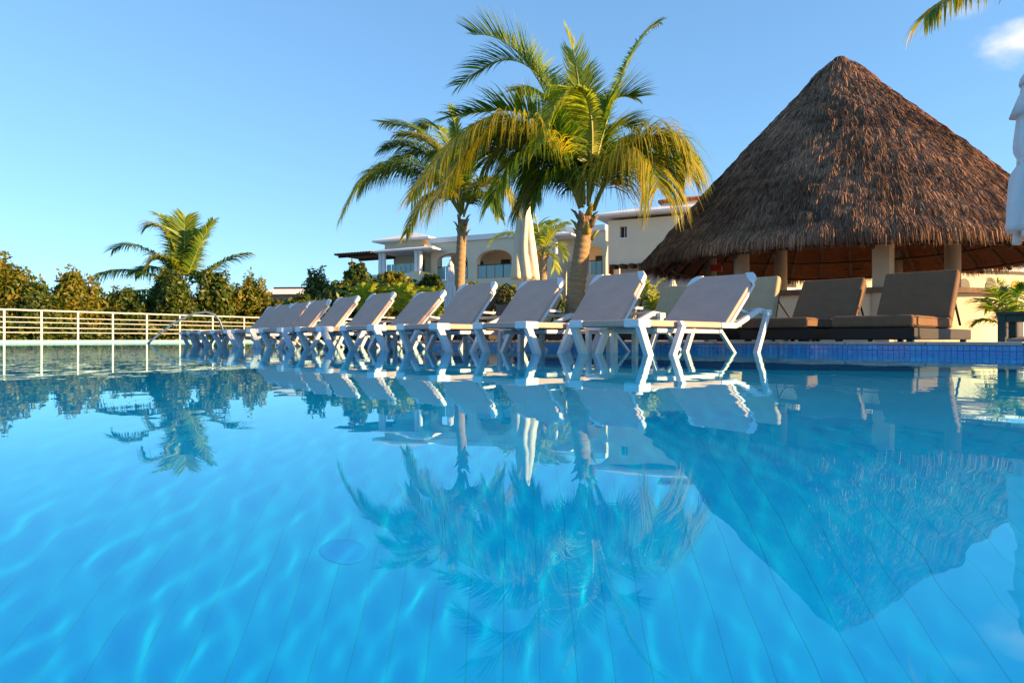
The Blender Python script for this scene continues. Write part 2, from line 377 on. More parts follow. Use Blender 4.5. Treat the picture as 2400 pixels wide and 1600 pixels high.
# infinity edge: long kerb under the railing
kp = [rail_pt(t) for t in np.linspace(-170, 900, 14)]
mb = MB()
for a, b_ in zip(kp[:-1], kp[1:]):
    d = Vector((.25, .35, 0)) * 0 + Vector((-.5, .85, 0)) * .35
    mb.hexa([a + Vector((0,0,-1.6)), b_ + Vector((0,0,-1.6)), b_ + d + Vector((0,0,-1.6)), a + d + Vector((0,0,-1.6))], [a + Vector((0,0,.10)), b_ + Vector((0,0,.10)), b_ + d + Vector((0,0,.10)), a + d + Vector((0,0,.10))])
k_ = mb.build('pool_edge_kerb', M['edge_tile']); tag(k_, kind='structure')

# ------------------------------------------------------------------ railing
rl = thing('railing', 'long cream metal railing with horizontal bars along the far pool edge', 'railing', rail_pt(300, .1))
rl_o = rl.location.copy()
px = [-160, -77, 8, 96, 182, 264, 344, 422, 499, 573, 647, 719, 790, 860]
pc = Vector((-.5, .85, 0)) * .15
mb0 = MB(); mb0.box(-.034, .034, -.03, .03, 0, 1.14, M=Matrix.Rotation(R(55), 4, 'Z')); post = None
for t in px:
    if post is None: post = mb0.build('post', M['rail_metal'], rl); o = post
    else: o = post.copy(); COL.objects.link(o); o.parent = rl
    o.location = rail_pt(t, .1) + pc - rl_o
rp_ = [rail_pt(t, .1) + pc - rl_o for t in px]
for k, z in enumerate((1.155, .875, .69, .48, .295)):
    mb = MB(); mb.tube([p + Vector((0,0,z)) for p in rp_], .036 if k == 0 else .018, 6); mb.build('top_rail' if k == 0 else 'rail', M['rail_metal'], rl)

# curved grab rail at the pool steps
hr = MB(); pts = [(346,806.5),(352,800),(375,781),(405,759),(432,744),(455,735),(482,731),(503,737),(515,752),(521,768),(523,790),(523,812)]
hr.tube([P(x, y, 20 + (x-346)/180*1.2) for x, y in pts], .036, 8)
tag(hr.build('grab_rail', M['steel_blue'], smooth=True), 'arched blue-grey steel grab rail rising from the far water', 'grab rail')

# ------------------------------------------------------------------ white sling loungers
W = .68
def slant(mb, u0, z0, u1, z1, w0, w1, t, t1=None):       # bar between two heights, horizontal section t (along u) x (w0..w1)
    t1 = t1 or t
    mb.hexa([(u1-t1/2, w0, z1), (u1+t1/2, w0, z1), (u1+t1/2, w1, z1), (u1-t1/2, w1, z1)], [(u0-t/2, w0, z0), (u0+t/2, w0, z0), (u0+t/2, w1, z0), (u0-t/2, w1, z0)])
def make_lounger():
    t = thing('sun_lounger', 'x', 'sun lounger')
    wp = M['white_plastic']
    # sling over the seat
    mb = MB(); mb.prism([(0,.13),(0,W-.13),(.13,W-.004),(1.17,W-.004),(1.17,.004),(.13,.004)], .214, .264); mb.build('seat_sling', M['sling'], t, bevel=.012)
    for s in (0, 1):
        f = (lambda a: a) if s == 0 else (lambda a: W - a)
        pts = [(-.012, f(-.008)), (.145, f(-.008)), (.140, f(.03)), (.005, f(.135)), (-.012, f(.135))]
        if s == 0: pts = pts[::1]
        else: pts = pts[::-1]
        mb = MB(); mb.prism(pts, .205, .270); mb.build('corner_cap', wp, t, bevel=.020)
        a0, a1 = sorted((f(-.006), f(.042)))
        mb = MB(); slant(mb, .035, .215, .215, -.145, a0, a1, .075); mb.build('leg', wp, t, bevel=.007)                 # foot leg
        b0, b1 = sorted((f(-.052), f(-.004)))
        mb = MB(); slant(mb, .52, .225, .310, -.145, b0, b1, .060); mb.hexa([(.49,b0,.222),(.555,b0,.222),(.555,b1,.222),(.49,b1,.222)], [(.47,b0+.01,.262),(.525,b0+.01,.262),(.525,b1+(.0),.262),(.47,b1,.262)])
        mb.build('leg', wp, t, bevel=.007)                                                                              # middle leg
        c0, c1 = sorted((f(.05), f(.085)))
        mb = MB(); slant(mb, 1.235, .205, 1.66, -.145, c0, c1, .05); mb.build('leg', wp, t, bevel=.006)
        mb = MB(); slant(mb, 1.925, .375, 1.635, -.145, b0, b1, .060); mb.build('leg', wp, t, bevel=.008)                # rear leg
        mb = MB(); mb.box(.30, 1.25, c0, c1, .168, .205); mb.build('under_bar', wp, t, bevel=.008)
        # side rail: level, then rising into the raised rear end
        d0, d1 = sorted((f(-.002), f(.045)))
        pl = [(1.165, .214, .262), (1.42, .214, .262), (1.82, .355, .408), (1.955, .345, .398)]
        mb = MB()
        for (ua, za, zb), (ub, zc, zd) in zip(pl[:-1], pl[1:]):
            mb.hexa([(ua,d0,za),(ub,d0,zc),(ub,d1,zc),(ua,d1,za)], [(ua,d0,zb),(ub,d0,zd),(ub,d1,zd),(ua,d1,zb)])
        e0, e1 = sorted((f(-.05), f(.0)))
        mb.box(1.87, 1.965, e0, e1, .335, .392)
        mb.build('side_rail', wp, t, bevel=.008)
        g0, g1 = sorted((f(.06), f(.085)))
        mb = MB(); mb.hexa([(1.42,g0,.215),(1.80,g0,.345),(1.80,g1,.345),(1.42,g1,.215)], [(1.42,g0,.24),(1.80,g0,.37),(1.80,g1,.37),(1.42,g1,.24)])
        mb.build('notch_rack', wp, t, bevel=.003)
    mb = MB(); mb.box(1.86, 1.93, .045, W-.045, .372, .404); mb.build('end_bar', wp, t, bevel=.008)
    for u in (.47, 1.2): 
        mb = MB(); mb.box(u, u+.05, .04, W-.04, .175, .208); mb.build('cross_bar', wp, t, bevel=.006)
    # backrest: pivoting panel, origin on the hinge
    bk = bpy.data.objects.new('backrest', None)
    L = .715
    mb = MB(); mb.prism([(.0,.012),(.585,.012),(L-.004,.10),(L-.004,W-.10),(.585,W-.012),(0,W-.012)], -.012, .026)
    bk = mb.build('backrest', M['sling'], t, bevel=.011, loc=(1.27, 0, .243))
    for s in (0, 1):
        f = (lambda a: a) if s == 0 else (lambda a: W - a)
        pts = [(.56, f(.0)), (.675, f(.006)), (L+.004, f(.045)), (L+.006, f(.125)), (.64, f(.075)), (.58, f(.025))]
        if s: pts = pts[::-1]
        mb = MB(); mb.prism(pts, -.022, .032); mb.build('corner_cap', wp, bk, bevel=.009)
        h0, h1 = sorted((f(.0), f(.04)))
        mb = MB(); mb.box(.0, .60, h0, h1, -.042, -.012); mb.build('back_rail', wp, bk, bevel=.006)
    mb = MB()
    for s in (.065, W-.09): slant(mb, 0, 0, .16, -.20, s, s+.025, .03)
    mb.build('prop_strut', wp, bk, loc=(.28, 0, -.03))
    return t, bk
LB = [  # foot corner x, y, recline degrees
 (.93,5.0,41),(.12,5.68,50),(-.685,6.3,49),(-1.40,6.95,50.5),(-2.16,7.75,45),(-2.90,8.6,49.5),(-3.62,9.45,49.5),(-4.30,10.3,49.5),(-4.86,11.1,49.5),(-5.40,11.85,50),(-5.83,12.45,49)]
LL = ['white-framed sling lounger nearest the camera, its whole right arm and rear leg in view',
 'white-framed sling lounger whose backrest stands left of the spiky yellow-green plant',
 'white-framed sling lounger whose backrest stands just left of the large palm trunk',
 'white-framed sling lounger whose backrest stands just right of the smaller palm trunk',
 'white-framed sling lounger whose backrest meets the small closed white parasol',
 'sixth white-framed sling lounger from the right, backrest wholly against the dark hedge',
 'seventh white-framed sling lounger from the right, its backrest slightly lower than the sixth',
 'fourth white-framed sling lounger from the far left end of the row',
 'third white-framed sling lounger from the far left end of the row',
 'second white-framed sling lounger from the far left end of the row',
 'farthest white-framed sling lounger, smallest and leftmost of the row']
proto, pbk = make_lounger()
for i, (x, y, an) in enumerate(LB):
    o = proto if i == 0 else copy_tree(proto)
    o.location = (x, y, 0); o.rotation_euler = (0, 0, TH + R([0, .6, -.5, .8, -1, .5, 0, -.7, .4, .9, 0][i]))
    o['label'] = LL[i]; o['group'] = 'sling loungers standing in the shallow water'
    for ch in o.children:
        if ch.name.startswith('backrest'): ch.rotation_euler = (0, -R(an), 0)

# low white tables between them
def make_table(tz=.225, s=.34, zb=-.145):
    t = thing('side_table', 'x', 'side table')
    mb = MB(); mb.box(0, s, 0, s, tz-.03, tz); mb.build('table_top', M['white_plastic'], t, bevel=.008)
    for a in (.0, s-.045):
        for b_ in (.0, s-.045):
            mb = MB(); mb.box(a, a+.045, b_, b_+.045, zb, tz-.03); mb.build('leg', M['white_plastic'], t, bevel=.005)
    return t
tb = make_table()
for i, lab in enumerate(['low white side table between the two nearest sling loungers', 'low white side table between the second and third nearest sling loungers', 'low white side table just right of the lounger beside the smaller palm trunk', 'low white side table under the lounger that meets the small white parasol']):
    o = tb if i == 0 else copy_tree(tb)
    x, y, _ = LB[i]; p = row(.60, .70, 0, (x, y)); o.location = p; o.rotation_euler = (0, 0, TH)
    o['label'] = lab; o['group'] = 'low white tables between the pool loungers'

# ------------------------------------------------------------------ cushioned wicker loungers on the deck
def make_wicker(fab, an):
    t = thing('cushioned_lounger', 'x', 'lounger')
    mb = MB(); mb.box(0, 1.9, 0, .70, .03, .135); b_ = mb.build('wicker_base', M['wicker'], t, bevel=.01)
    mb = MB()
    for u in (.05, 1.80):
        for v in (.03, .62): mb.box(u, u+.05, v, v+.05, 0, .03)
    mb.build('feet', M['dark_metal'], t)
    mb = MB(); mb.box(.0, 1.24, .01, .69, .138, .245); sc_ = mb.build('seat_cushion', fab, t, bevel=.028); mb = MB(); mb.tube([(.012,.03,.149),(1.23,.03,.149)], .001, 4) if False else mb.tube([(-.003,.03,.158),(-.003,.67,.158)], .004, 5); mb.tube([(.03,.007,.158),(1.21,.007,.158)], .004, 5); mb.tube([(.03,.007,.228),(1.21,.007,.228)], .004, 5); mb.build('piping', fab, sc_)
    mb = MB(); mb.box(0, .585, .01, .69, .0, .10); bk = mb.build('backrest_cushion', fab, t, bevel=.028, loc=(1.24, 0, .20)); bk.rotation_euler = (0, -R(an), 0)
    mb = MB(); mb.box(0, .56, .02, .68, -.03, -.004); mb.build('back_panel', M['wicker'], bk, bevel=.006)
    mb = MB(); mb.tube([(.35, .06, -.03), (.25, .06, -.42)], .012, 6); mb.tube([(.35, .64, -.03), (.25, .64, -.42)], .012, 6); mb.build('prop_strut', M['dark_metal'], bk)
    return t
wk = [(3.41, 5.78, 'brown_fabric', 57, 'large brown cushioned lounger at the right, nearest the blue tiled edge'),
      (2.80, 6.44, 'brown_fabric', 53, 'brown cushioned lounger in the middle deck, left of the nearest one'),
      (2.17, 7.05, 'beige_fabric', 72, 'beige cushioned lounger standing behind the nearest white sling lounger'),
      (1.47, 7.72, 'beige_fabric', 60, 'beige cushioned lounger mostly hidden, left of the other beige one'),
      (.78, 8.45, 'beige_fabric', 62, 'cushioned lounger with sunlit cushion edge beside the spiky green plant'),
      (-.33, 9.62, 'beige_fabric', 56, 'cushioned lounger with yellow sunlit edge left of the large palm trunk'),
      (-1.42, 10.9, 'brown_fabric', 54, 'farthest cushioned lounger, a sliver beside the small palm')]
for x, y, f, an, lab in wk:
    o = make_wicker(M[f], an); o.location = (x, y, DZ + .001); o.rotation_euler = (0, 0, TH + R(1)); o['label'] = lab; o['group'] = 'cushioned loungers on the deck'
# white low table on deck
o = make_table(.262, .36, .001); p = row(.75, -.50, 0, (2.17, 7.05)); o.location = (p.x, p.y, DZ + .0005); o.rotation_euler = (0, 0, TH); o['label'] = 'white table between the beige and brown cushioned loungers'
# dark green stool at the right border
t = thing('garden_table', 'dark green slatted table cut by the right border', 'table', (*row(.05, -1.0, 0, (3.41, 5.78))[:2], DZ), TH)
for k in range(4): 
    mb = MB(); mb.box(0 + k*.11, .10 + k*.11, 0, .44, .225, .25); mb.build('slat', M['green_paint'], t, bevel=.005)
for a in (.01, .38):
    for b_ in (.01, .38): mb = MB(); mb.box(a, a+.05, b_, b_+.05, 0, .224); mb.build('leg', M['green_paint'], t)
mb = MB(); mb.box(.02, .42, .02, .42, .175, .2235); mb.build('apron', M['green_paint'], t)
# iron garden screen behind the loungers
def screen():
    t = thing('iron_screen', 'dark wrought-iron scrollwork panel with peaked top between two loungers', 'iron screen', (0,0,0))
    d = 11.6; o_ = P(1187, 740, d)
    t.location = (o_.x, o_.y, DZ)
    zb = PZ(712, d) - DZ; zt = PZ(664, d) - DZ; zm = PZ(690, d) - DZ; hw = .20
    mb = MB(); mb.tube([(-hw,0,.0),(-hw,0,zm),(0,0,zt),(hw,0,zm),(hw,0,0)], .012, 6); mb.tube([(-hw,0,zm-.02),(hw,0,zm-.02)], .010, 6); mb.tube([(-hw,0,zb),(hw,0,zb)], .010, 6); mb.build('frame', M['dark_metal'], t)
    mb = MB()
    for i in range(6):
        for j in range(5):
            cx = -hw + .035 + i*.066; cz = zb + .035 + j*.066
            if abs(cx) > hw * (1 - max(0, (cz - zm)) / (zt - zm + .001)): continue
            mb.tube([(cx + .033*math.cos(a), 0, cz + .033*math.sin(a)) for a in np.linspace(0, 2*math.pi, 11)], .0055, 4, cap=False)
    mb.build('scrollwork', M['dark_metal'], t)
    mb = MB(); mb.box(-hw+.02, hw-.02, -.01, .01, .10, zb - .015); mb.build('panel', mat('grey_panel', (.16,.12,.11), .7), t)
screen()

# ------------------------------------------------------------------ closed parasols
def parasol(label, x, y, z0, ztop, zbot, rad, m, name='closed_parasol', folds=8, pole_r=.022, cap=True, tie=.55, pinch=.30):
    t = thing(name, label, 'parasol', (x, y, z0), random.uniform(0, 1))
    H = ztop - z0; B = zbot - z0
    mb = MB(); mb.tube([(0,0,0),(0,0,H+.03)], pole_r, 8); mb.build('pole', M['dark_wood'], t, smooth=True)
    mb = MB(); mb.lathe([(0,0),(.2,0),(.2,.04),(.05,.06),(.035,.22),(0,.22)], seg=16); mb.build('foot', M['rough_wall'], t)
    prof = []
    for i in range(26):
        f = i / 25; z = B + (H - B) * f
        r = rad * (1 - .62 * f ** 1.1)
        r *= 1 - pinch * math.exp(-((f - tie) / .05) ** 2)
        if f > .93: r *= max(.12, 1 - (f - .93) / .07 * .9)
        prof.append((r, z))
    def fn(a, z):
        f = (z - B) / (H - B); am = .30 * (1 - .6 * f)
        return 1 + am * (abs(math.sin(folds/2*a + .6*math.sin(3*z))) - .6) + .05 * math.sin(3*a + 2*z)
    mb = MB(); mb.lathe(prof, seg=72, fn=fn); mb.build('canopy', m, t, smooth=True)
    mb = MB(); mb.lathe([(rad*(1-.62*tie)*.80, B + (H-B)*tie - .02), (rad*(1-.62*tie)*.80, B + (H-B)*tie + .02)], seg=20); mb.build('strap', m, t, smooth=True)
    if cap:
        mb = MB(); mb.lathe([(rad*.52, H - (H-B)*.12), (rad*.46, H - (H-B)*.08), (rad*.25, H - (H-B)*.03), (.02, H + .0)], seg=40, fn=lambda a, z: 1 + .12*abs(math.sin(4*a))); mb.build('cap', m, t, smooth=True)
    return t
d = 18.5; parasol('tall closed cream parasol between the two palm trunks', PX(1230, d), d, DZ, PZ(462, d), PZ(655, d), .36, M['parasol_cream'], pinch=.03)
d = 15.6; parasol('small closed white parasol left of the smaller palm trunk', PX(1056, d), d, DZ, PZ(612, d), PZ(724, d), .14, M['parasol_white'])
d = 19; parasol('tiny closed pale parasol just behind the beige lounger', PX(1577, d), d, DZ, PZ(655, d), PZ(676, d), .12, M['parasol_cream'])
# near parasol cut by the right border, ribs hanging out of the cloth
d = 5.6
t = parasol('closed grey-white parasol cut by the right border', PX(2424, d), d, DZ, PZ(150, d), PZ(540, d), .185, M['parasol_white'], tie=.42, folds=7)
mb = MB(); mb.lathe([(.155, 0), (.10, .16), (.03, .25)], (0, 0, PZ(268, d) - DZ), 24, fn=lambda a, z: 1 + .15*abs(math.sin(3.5*a))); mb.build('vent_flap', M['parasol_white'], t, smooth=True)
for k in range(9):
    a = k * 2 * math.pi / 9; mb = MB(); r_ = .12 + .03*(k % 2)
    z_ = PZ(545, d) - DZ - .04 * (k % 3)
    mb.lathe([(.0, 0), (.036, -.005), (.030, .05), (.012, .16)], (r_*math.cos(a), r_*math.sin(a), z_), 12); mb.build('rib_pocket', M['parasol_white'], t, smooth=True)

# ------------------------------------------------------------------ palms
def bez(p, n):
    p = [Vector(q) for q in p]; out = []
    for i in range(n + 1):
        t = i / n; q = list(p)
        while len(q) > 1: q = [q[j].lerp(q[j+1], t) for j in range(len(q)-1)]
        out.append(q[0])
    return out
def frond(parent, origin, ctrl, leaf=.62, n=62, m='frond', droop=.5, width=.026, rach=.016, both=(1, 1), name='frond', lift=.0, seed=None, gap=0.15):
    """ctrl: world-space control points of the midrib. One mesh: midrib + two rows of drooping leaflets."""
    rr = random.Random(seed if seed is not None else random.random())
    pts = bez([Vector(c) - origin for c in ctrl], 24)
    V = []; Fc = []; Mi = []
    mb = MB(); mb.tube(pts, [rach * (1 - .85 * (i / 24)) for i in range(25)], 5)
    L = [0]
    for i in range(24): L.append(L[-1] + (pts[i+1]-pts[i]).length)
    tot = L[-1]; down = Vector((0,0,-1))
    nv = len(mb.v)
    for k in range(n):
        s = gap + (1 - gap) * (k + rr.random()*.6) / n; x = s * 24; i = min(23, int(x)); f = x - i
        p = pts[i].lerp(pts[i+1], min(1, f)); tan = (pts[i+1] - pts[i]).normalized()
        side0 = tan.cross(down)
        if side0.length < .25: side0 = side0 + Vector((.6, .2, 0)) * .5
        side0 = side0.normalized(); up = side0.cross(tan).normalized()
        if up.z < 0: up = -up
        env = math.sin(math.pi * min(1, (s*.80 + .12))) ** .5
        for sd_ in (-1, 1):
            am = both[0] if sd_ < 0 else both[1]
            if am <= 0 or rr.random() < .05: continue
            l = leaf * 1.18 * env * am * rr.uniform(.78, 1.1)
            fw = .30 + .95 * s
            dr = (side0 * sd_ + tan * fw + up * (.25 + lift) + Vector((rr.uniform(-.12,.12), rr.uniform(-.12,.12), rr.uniform(-.12,.12)))).normalized()
            q = p.copy(); seg = 4; wv = dr.cross(up + Vector((rr.uniform(-.5,.5), rr.uniform(-.5,.5), 0))).normalized(); dd = droop * rr.uniform(.7, 1.35)
            b0 = len(mb.v); cur = dr.copy()
            for j in range(seg + 1):
                u = j / seg; ww = width * (1 - u) ** .7 * (.55 + .9*min(1, u*4)) * .5 if j < seg else .0008
                mb.v.append(tuple(q - wv * ww)); mb.v.append(tuple(q + wv * ww))
                if j < seg:
                    cur = (cur + down * dd * (u + .18) * .9).normalized(); q = q + cur * (l / seg)
            for j in range(seg):
                a = b0 + 2*j; mb.f.append((a, a+1, a+3, a+2)); mb.m.append(1)
    return mb.build(name, [M['petiole'], M[m]], parent)
def trunk(parent, pts, rad, name='trunk', m='trunk', rings=22):
    c = bez(pts, rings*4); n = len(c); rs = []
    for i in range(n):
        f = i/(n-1); base = rad * (1.25 - .45*f if f < .12 else 1.196 - .3*(f)) 
        rs.append(base * (1 + .09*abs(math.sin(math.pi*i/4)) + random.uniform(-.012,.012)))
    mb = MB(); mb.tube(c, rs, 14); return mb.build(name, M[m], parent, smooth=True)
def boots(parent, c, r, n, h):
    for k in range(n):
        a = k*2.4; z = -h + h*k/n
        p0 = c + Vector((math.cos(a)*r*.8, math.sin(a)*r*.8, z)); p1 = p0 + Vector((math.cos(a)*r*1.0, math.sin(a)*r*1.0, .16)); 
        mb = MB(); mb.tube([p0, p0.lerp(p1, .5)+Vector((0,0,.03)), p1], [r*.50, r*.36, r*.12], 6, sq=.5); mb.build('leaf_base', M['trunk' if k % 2 else 'petiole'], parent, smooth=True)

def zc(x, y): return (750 + x/2.6133, y/2.6133)            # coordinates measured on an enlarged crop of the palms
def palm_fronds(t, org, D, specs, conv=zc, **kw):
    for i, s in enumerate(specs):
        pts, dz = s[0], s[1]; opt = dict(kw); opt.update(s[2] if len(s) > 2 else {})
        ctrl = []
        for j, (x, y) in enumerate(pts):
            X, Y = conv(x, y); f = j/(len(pts)-1); ctrl.append(P(X, Y, D + dz*f*(1 if j else 0)))
        frond(t, org, ctrl, seed=i*7+1, **opt)
D1 = 10.9
t = thing('coconut_palm', 'large coconut palm with golden drooping fronds beside the thatched hut', 'palm tree', (PX(1345, D1), D1, DZ), 0)
org = t.location.copy()
trunk(t, [P(1342, 796, D1) - org - Vector((0,0,.03)), P(1340, 700, D1) - org, P(1366, 600, D1) - org, P(1372, 505, D1) - org], .125)
boots(t, P(1371, 500, D1) - org, .13, 11, .42)
pet = dict(leaf=.80, n=170, width=.021, rach=.024)
specs1 = [
 ([(1610,1250),(1560,820),(1380,300),(1180,230),(860,520)], 1.2, dict(m='frond', leaf=.62, lift=.3, droop=.25, both=(1,1))),
 ([(1610,1250),(1520,900),(1400,480),(1200,180),(940,215)], .8, dict(leaf=.70, lift=.5, droop=.12)),
 ([(1600,1260),(1480,800),(1300,560),(1050,690),(790,720)], -.5, dict(leaf=.66, droop=.3, lift=.3)),
 ([(1600,1260),(1450,700),(1000,480),(800,900),(590,1160)], -1.4, dict(m='frond_gold', leaf=.85, droop=.8)),
 ([(1600,1260),(1400,760),(1020,560),(880,980),(690,1240)], -.8, dict(m='frond_gold', leaf=1.0, droop=.9)),
 ([(1600,1270),(1480,980),(1300,760),(1130,950),(1060,1230)], -.9, dict(leaf=.70, droop=.8)),
 ([(1610,1270),(1500,1000),(1350,820),(1250,900),(1290,1180)], .9, dict(leaf=.66, droop=.8)),
 ([(1600,1260),(1430,820),(1150,640),(950,820),(830,1040)], .3, dict(leaf=.62, droop=.7)),
 ([(1640,1250),(1665,900),(1760,420),(1520,380),(1400,640),(1365,880)], -1.0, dict(m='frond_lime', leaf=.62, droop=.45, both=(1,.3), width=.028, rach=.024)),
 ([(1620,1240),(1612,800),(1600,500),(1560,300),(1510,200)], .2, dict(m='frond_lime', leaf=.36, lift=-.1, droop=-.5, n=80)),
 ([(1640,1240),(1720,800),(1830,430),(1950,200),(2075,140)], .3, dict(leaf=.36, droop=.35, m='frond')),
 ([(1650,1240),(1660,900),(1700,650),(1800,560),(1920,600)], .4, dict(leaf=.66, droop=.15, lift=.2)),
 ([(1650,1240),(1660,1000),(1680,800),(1780,740),(1930,780)], .9, dict(leaf=.60, droop=.2, lift=.1)),
 ([(1680,1290),(1780,980),(1980,720),(2170,790),(2235,950)], -.6, dict(m='frond_gold', leaf=1.12, droop=1.05, n=170)),
 ([(1680,1290),(1760,1050),(1900,860),(2040,880),(2070,1150)], -1.1, dict(m='frond_gold', leaf=1.15, droop=1.2, n=150)),
 ([(1670,1290),(1760,1000),(1960,760),(2150,820),(2230,1040)], .5, dict(m='frond', leaf=1.15, droop=1.1, n=150)),
 ([(1590,1280),(1520,1060),(1430,960),(1340,1060),(1290,1260)], -.4, dict(leaf=.50, droop=.9, m='frond')),
 ([(1620,1250),(1560,900),(1500,640),(1380,520),(1210,560)], 1.4, dict(m='frond_gold', leaf=.5, droop=.4)),
 ([(1620,1250),(1590,960),(1560,780),(1480,700),(1400,780)], 1.6, dict(leaf=.6, droop=.5)),
 ([(1640,1260),(1640,1000),(1630,850),(1590,640),(1620,440)], .9, dict(leaf=.55, droop=.2, lift=.2)),
 ([(1600,1260),(1500,1000),(1350,800),(1150,800),(1010,1000)], .5, dict(leaf=.80, droop=.7)),
 ([(1600,1260),(1480,950),(1280,700),(1050,760),(880,900)], 1.0, dict(leaf=.72, droop=.6)),
 ([(1610,1270),(1540,1080),(1440,1000),(1320,1050),(1200,1290)], .2, dict(leaf=.70, droop=.8)),
 ([(1640,1260),(1690,1000),(1760,850),(1850,820),(1930,930)], .8, dict(leaf=.60, droop=.5)),
]
palm_fronds(t, org, D1, specs1, **pet)

D2 = 16.8
t = thing('coconut_palm', 'smaller coconut palm left of the large one, with ring-scarred trunk', 'palm tree', (PX(1078, D2), D2, DZ), 0)
org = t.location.copy()
trunk(t, [P(1076, 797, D2) - org - Vector((0,0,.03)), P(1074, 700, D2) - org, P(1080, 600, D2) - org, P(1084, 515, D2) - org], .115)
boots(t, P(1083, 512, D2) - org, .12, 9, .42)
specs2 = [
 ([(865,1320),(820,1050),(720,780),(560,760),(385,755)], .6, dict(leaf=.62, droop=.35)),
 ([(865,1320),(760,1040),(520,880),(280,980),(150,1290)], -.8, dict(leaf=.98, droop=.75, n=160)),
 ([(860,1320),(720,1040),(500,980),(340,1000),(240,1150)], .3, dict(leaf=.8, droop=.8)),
 ([(865,1320),(800,1020),(660,880),(500,860),(400,900)], -.4, dict(leaf=.7, droop=.5)),
 ([(860,1330),(800,1120),(680,1100),(590,1280),(530,1430)], -.9, dict(leaf=.62, droop=.8, m='frond_gold')),
 ([(865,1320),(820,1080),(700,900),(560,880),(440,1000)], .9, dict(leaf=.62, droop=.6)),
 ([(870,1310),(850,1020),(800,780),(690,700),(600,790)], 1.0, dict(leaf=.62, droop=.45)),
 ([(870,1310),(870,1000),(845,860),(830,760),(800,650)], .3, dict(leaf=.26, droop=.1, lift=.0)),
 ([(875,1310),(900,1000),(960,860),(1080,900),(1180,1050)], .6, dict(leaf=.62, droop=.6)),
 ([(880,1320),(930,1120),(1040,1010),(1140,1100),(1200,1290)], -.6, dict(leaf=.62, droop=.8, m='frond_gold')),
 ([(880,1330),(920,1180),(990,1130),(1060,1180),(1100,1330)], -.7, dict(leaf=.5, droop=.8)),
 ([(870,1310),(890,1000),(930,780),(1010,700),(1100,720)], 1.0, dict(leaf=.6, droop=.4)),
 ([(860,1320),(790,1100),(700,1010),(600,1080),(560,1230)], .3, dict(leaf=.6, droop=.7)),
 ([(870,1310),(830,1050),(760,900),(640,820),(480,820)], -.3, dict(leaf=.6, droop=.5, m='frond_gold')),
 ([(870,1310),(860,1080),(820,930),(760,880),(700,960)], -.8, dict(leaf=.55, droop=.6)),
]
palm_fronds(t, org, D2, specs2, leaf=.74, n=150, width=.026, rach=.026)

def z5(x, y): return (x/3.36, 450 + y/3.36)
D3 = 37
t = thing('coconut_palm', 'round-headed palm rising from the shrubs behind the railing', 'palm tree', (PX(420, D3), D3, -1.6), 0)
org = t.location.copy()
trunk(t, [(0,0,0), (.1,0,1.5), (0,0,3), P(420, 668, D3) - org], .22)
S3 = dict(leaf=1.1, n=84, width=.06, rach=.035)
specs3 = [([(1420,760),(1330,560),(1170,400),(1000,380),(890,450)], 0, {}), ([(1420,760),(1250,640),(1050,590),(860,600),(760,660)], -.5, dict(droop=.8)),
 ([(1420,760),(1400,500),(1330,300),(1250,220),(1150,280)], -.6, dict(m='frond_gold')), ([(1430,760),(1420,500),(1380,330),(1320,230),(1260,190)], .4, dict(lift=.2)),
 ([(1430,760),(1450,520),(1455,350),(1450,280),(1460,200)], .3, dict(lift=.2, droop=.2)), ([(1440,760),(1500,600),(1560,420),(1620,320),(1680,225)], -.3, dict(leaf=.75, droop=.35)),
 ([(1440,770),(1560,700),(1690,580),(1800,500),(1965,480)], 0, dict(leaf=.95, droop=.6)), ([(1420,780),(1200,760),(1000,760),(880,830),(820,900)], .4, dict(droop=.9)),
 ([(1430,760),(1400,620),(1330,520),(1250,470),(1180,560)], -1, dict(m='frond_gold')), ([(1440,770),(1530,640),(1600,600),(1660,640),(1690,760)], .4, {}), ([(1430,760),(1440,560),(1500,400),(1540,330),(1560,300)], 1, {}),
 ([(1430,760),(1380,640),(1260,560),(1130,570),(1060,640)], 1, dict(droop=.7)), ([(1430,760),(1410,600),(1400,420),(1370,300),(1330,220)], 1, dict(lift=.2)), ([(1440,760),(1480,600),(1500,450),(1490,330),(1430,260)], .8, {})]
palm_fronds(t, org, D3, specs3, conv=z5, **S3)

D4 = 25
t = thing('coconut_palm', 'little lime-green palm just right of the tall cream parasol', 'palm tree', (PX(1270, D4), D4, DZ), 0)
org = t.location.copy()
trunk(t, [(0,0,0), (0,0,1), P(1272, 640, D4) - org, P(1274, 600, D4) - org], .15)
idt = lambda x, y: (x, y)
specs4 = [([(1273,605),(1240,555),(1200,530),(1165,545),(1150,570)], 0, {}), ([(1273,605),(1262,550),(1262,520),(1255,505),(1235,500)], 0, {}), ([(1273,605),(1280,560),(1292,545),(1305,530),(1330,522)], -.4, dict(m='frond_lime')),
 ([(1273,605),(1290,575),(1305,565),(1318,570),(1322,600)], .2, {}), ([(1273,605),(1252,580),(1240,575),(1225,590),(1222,612)], 0, {}), ([(1273,605),(1275,560),(1282,530),(1290,515),(1300,520)], .5, dict(m='frond_lime')),
 ([(1273,605),(1268,560),(1255,530),(1240,520),(1215,540)], .6, dict(m='frond_lime')), ([(1273,610),(1285,590),(1295,590),(1300,605),(1300,630)], 0, {})]
palm_fronds(t, org, D4, specs4, conv=idt, leaf=.55, n=34, width=.05, m='frond_lime', rach=.025)

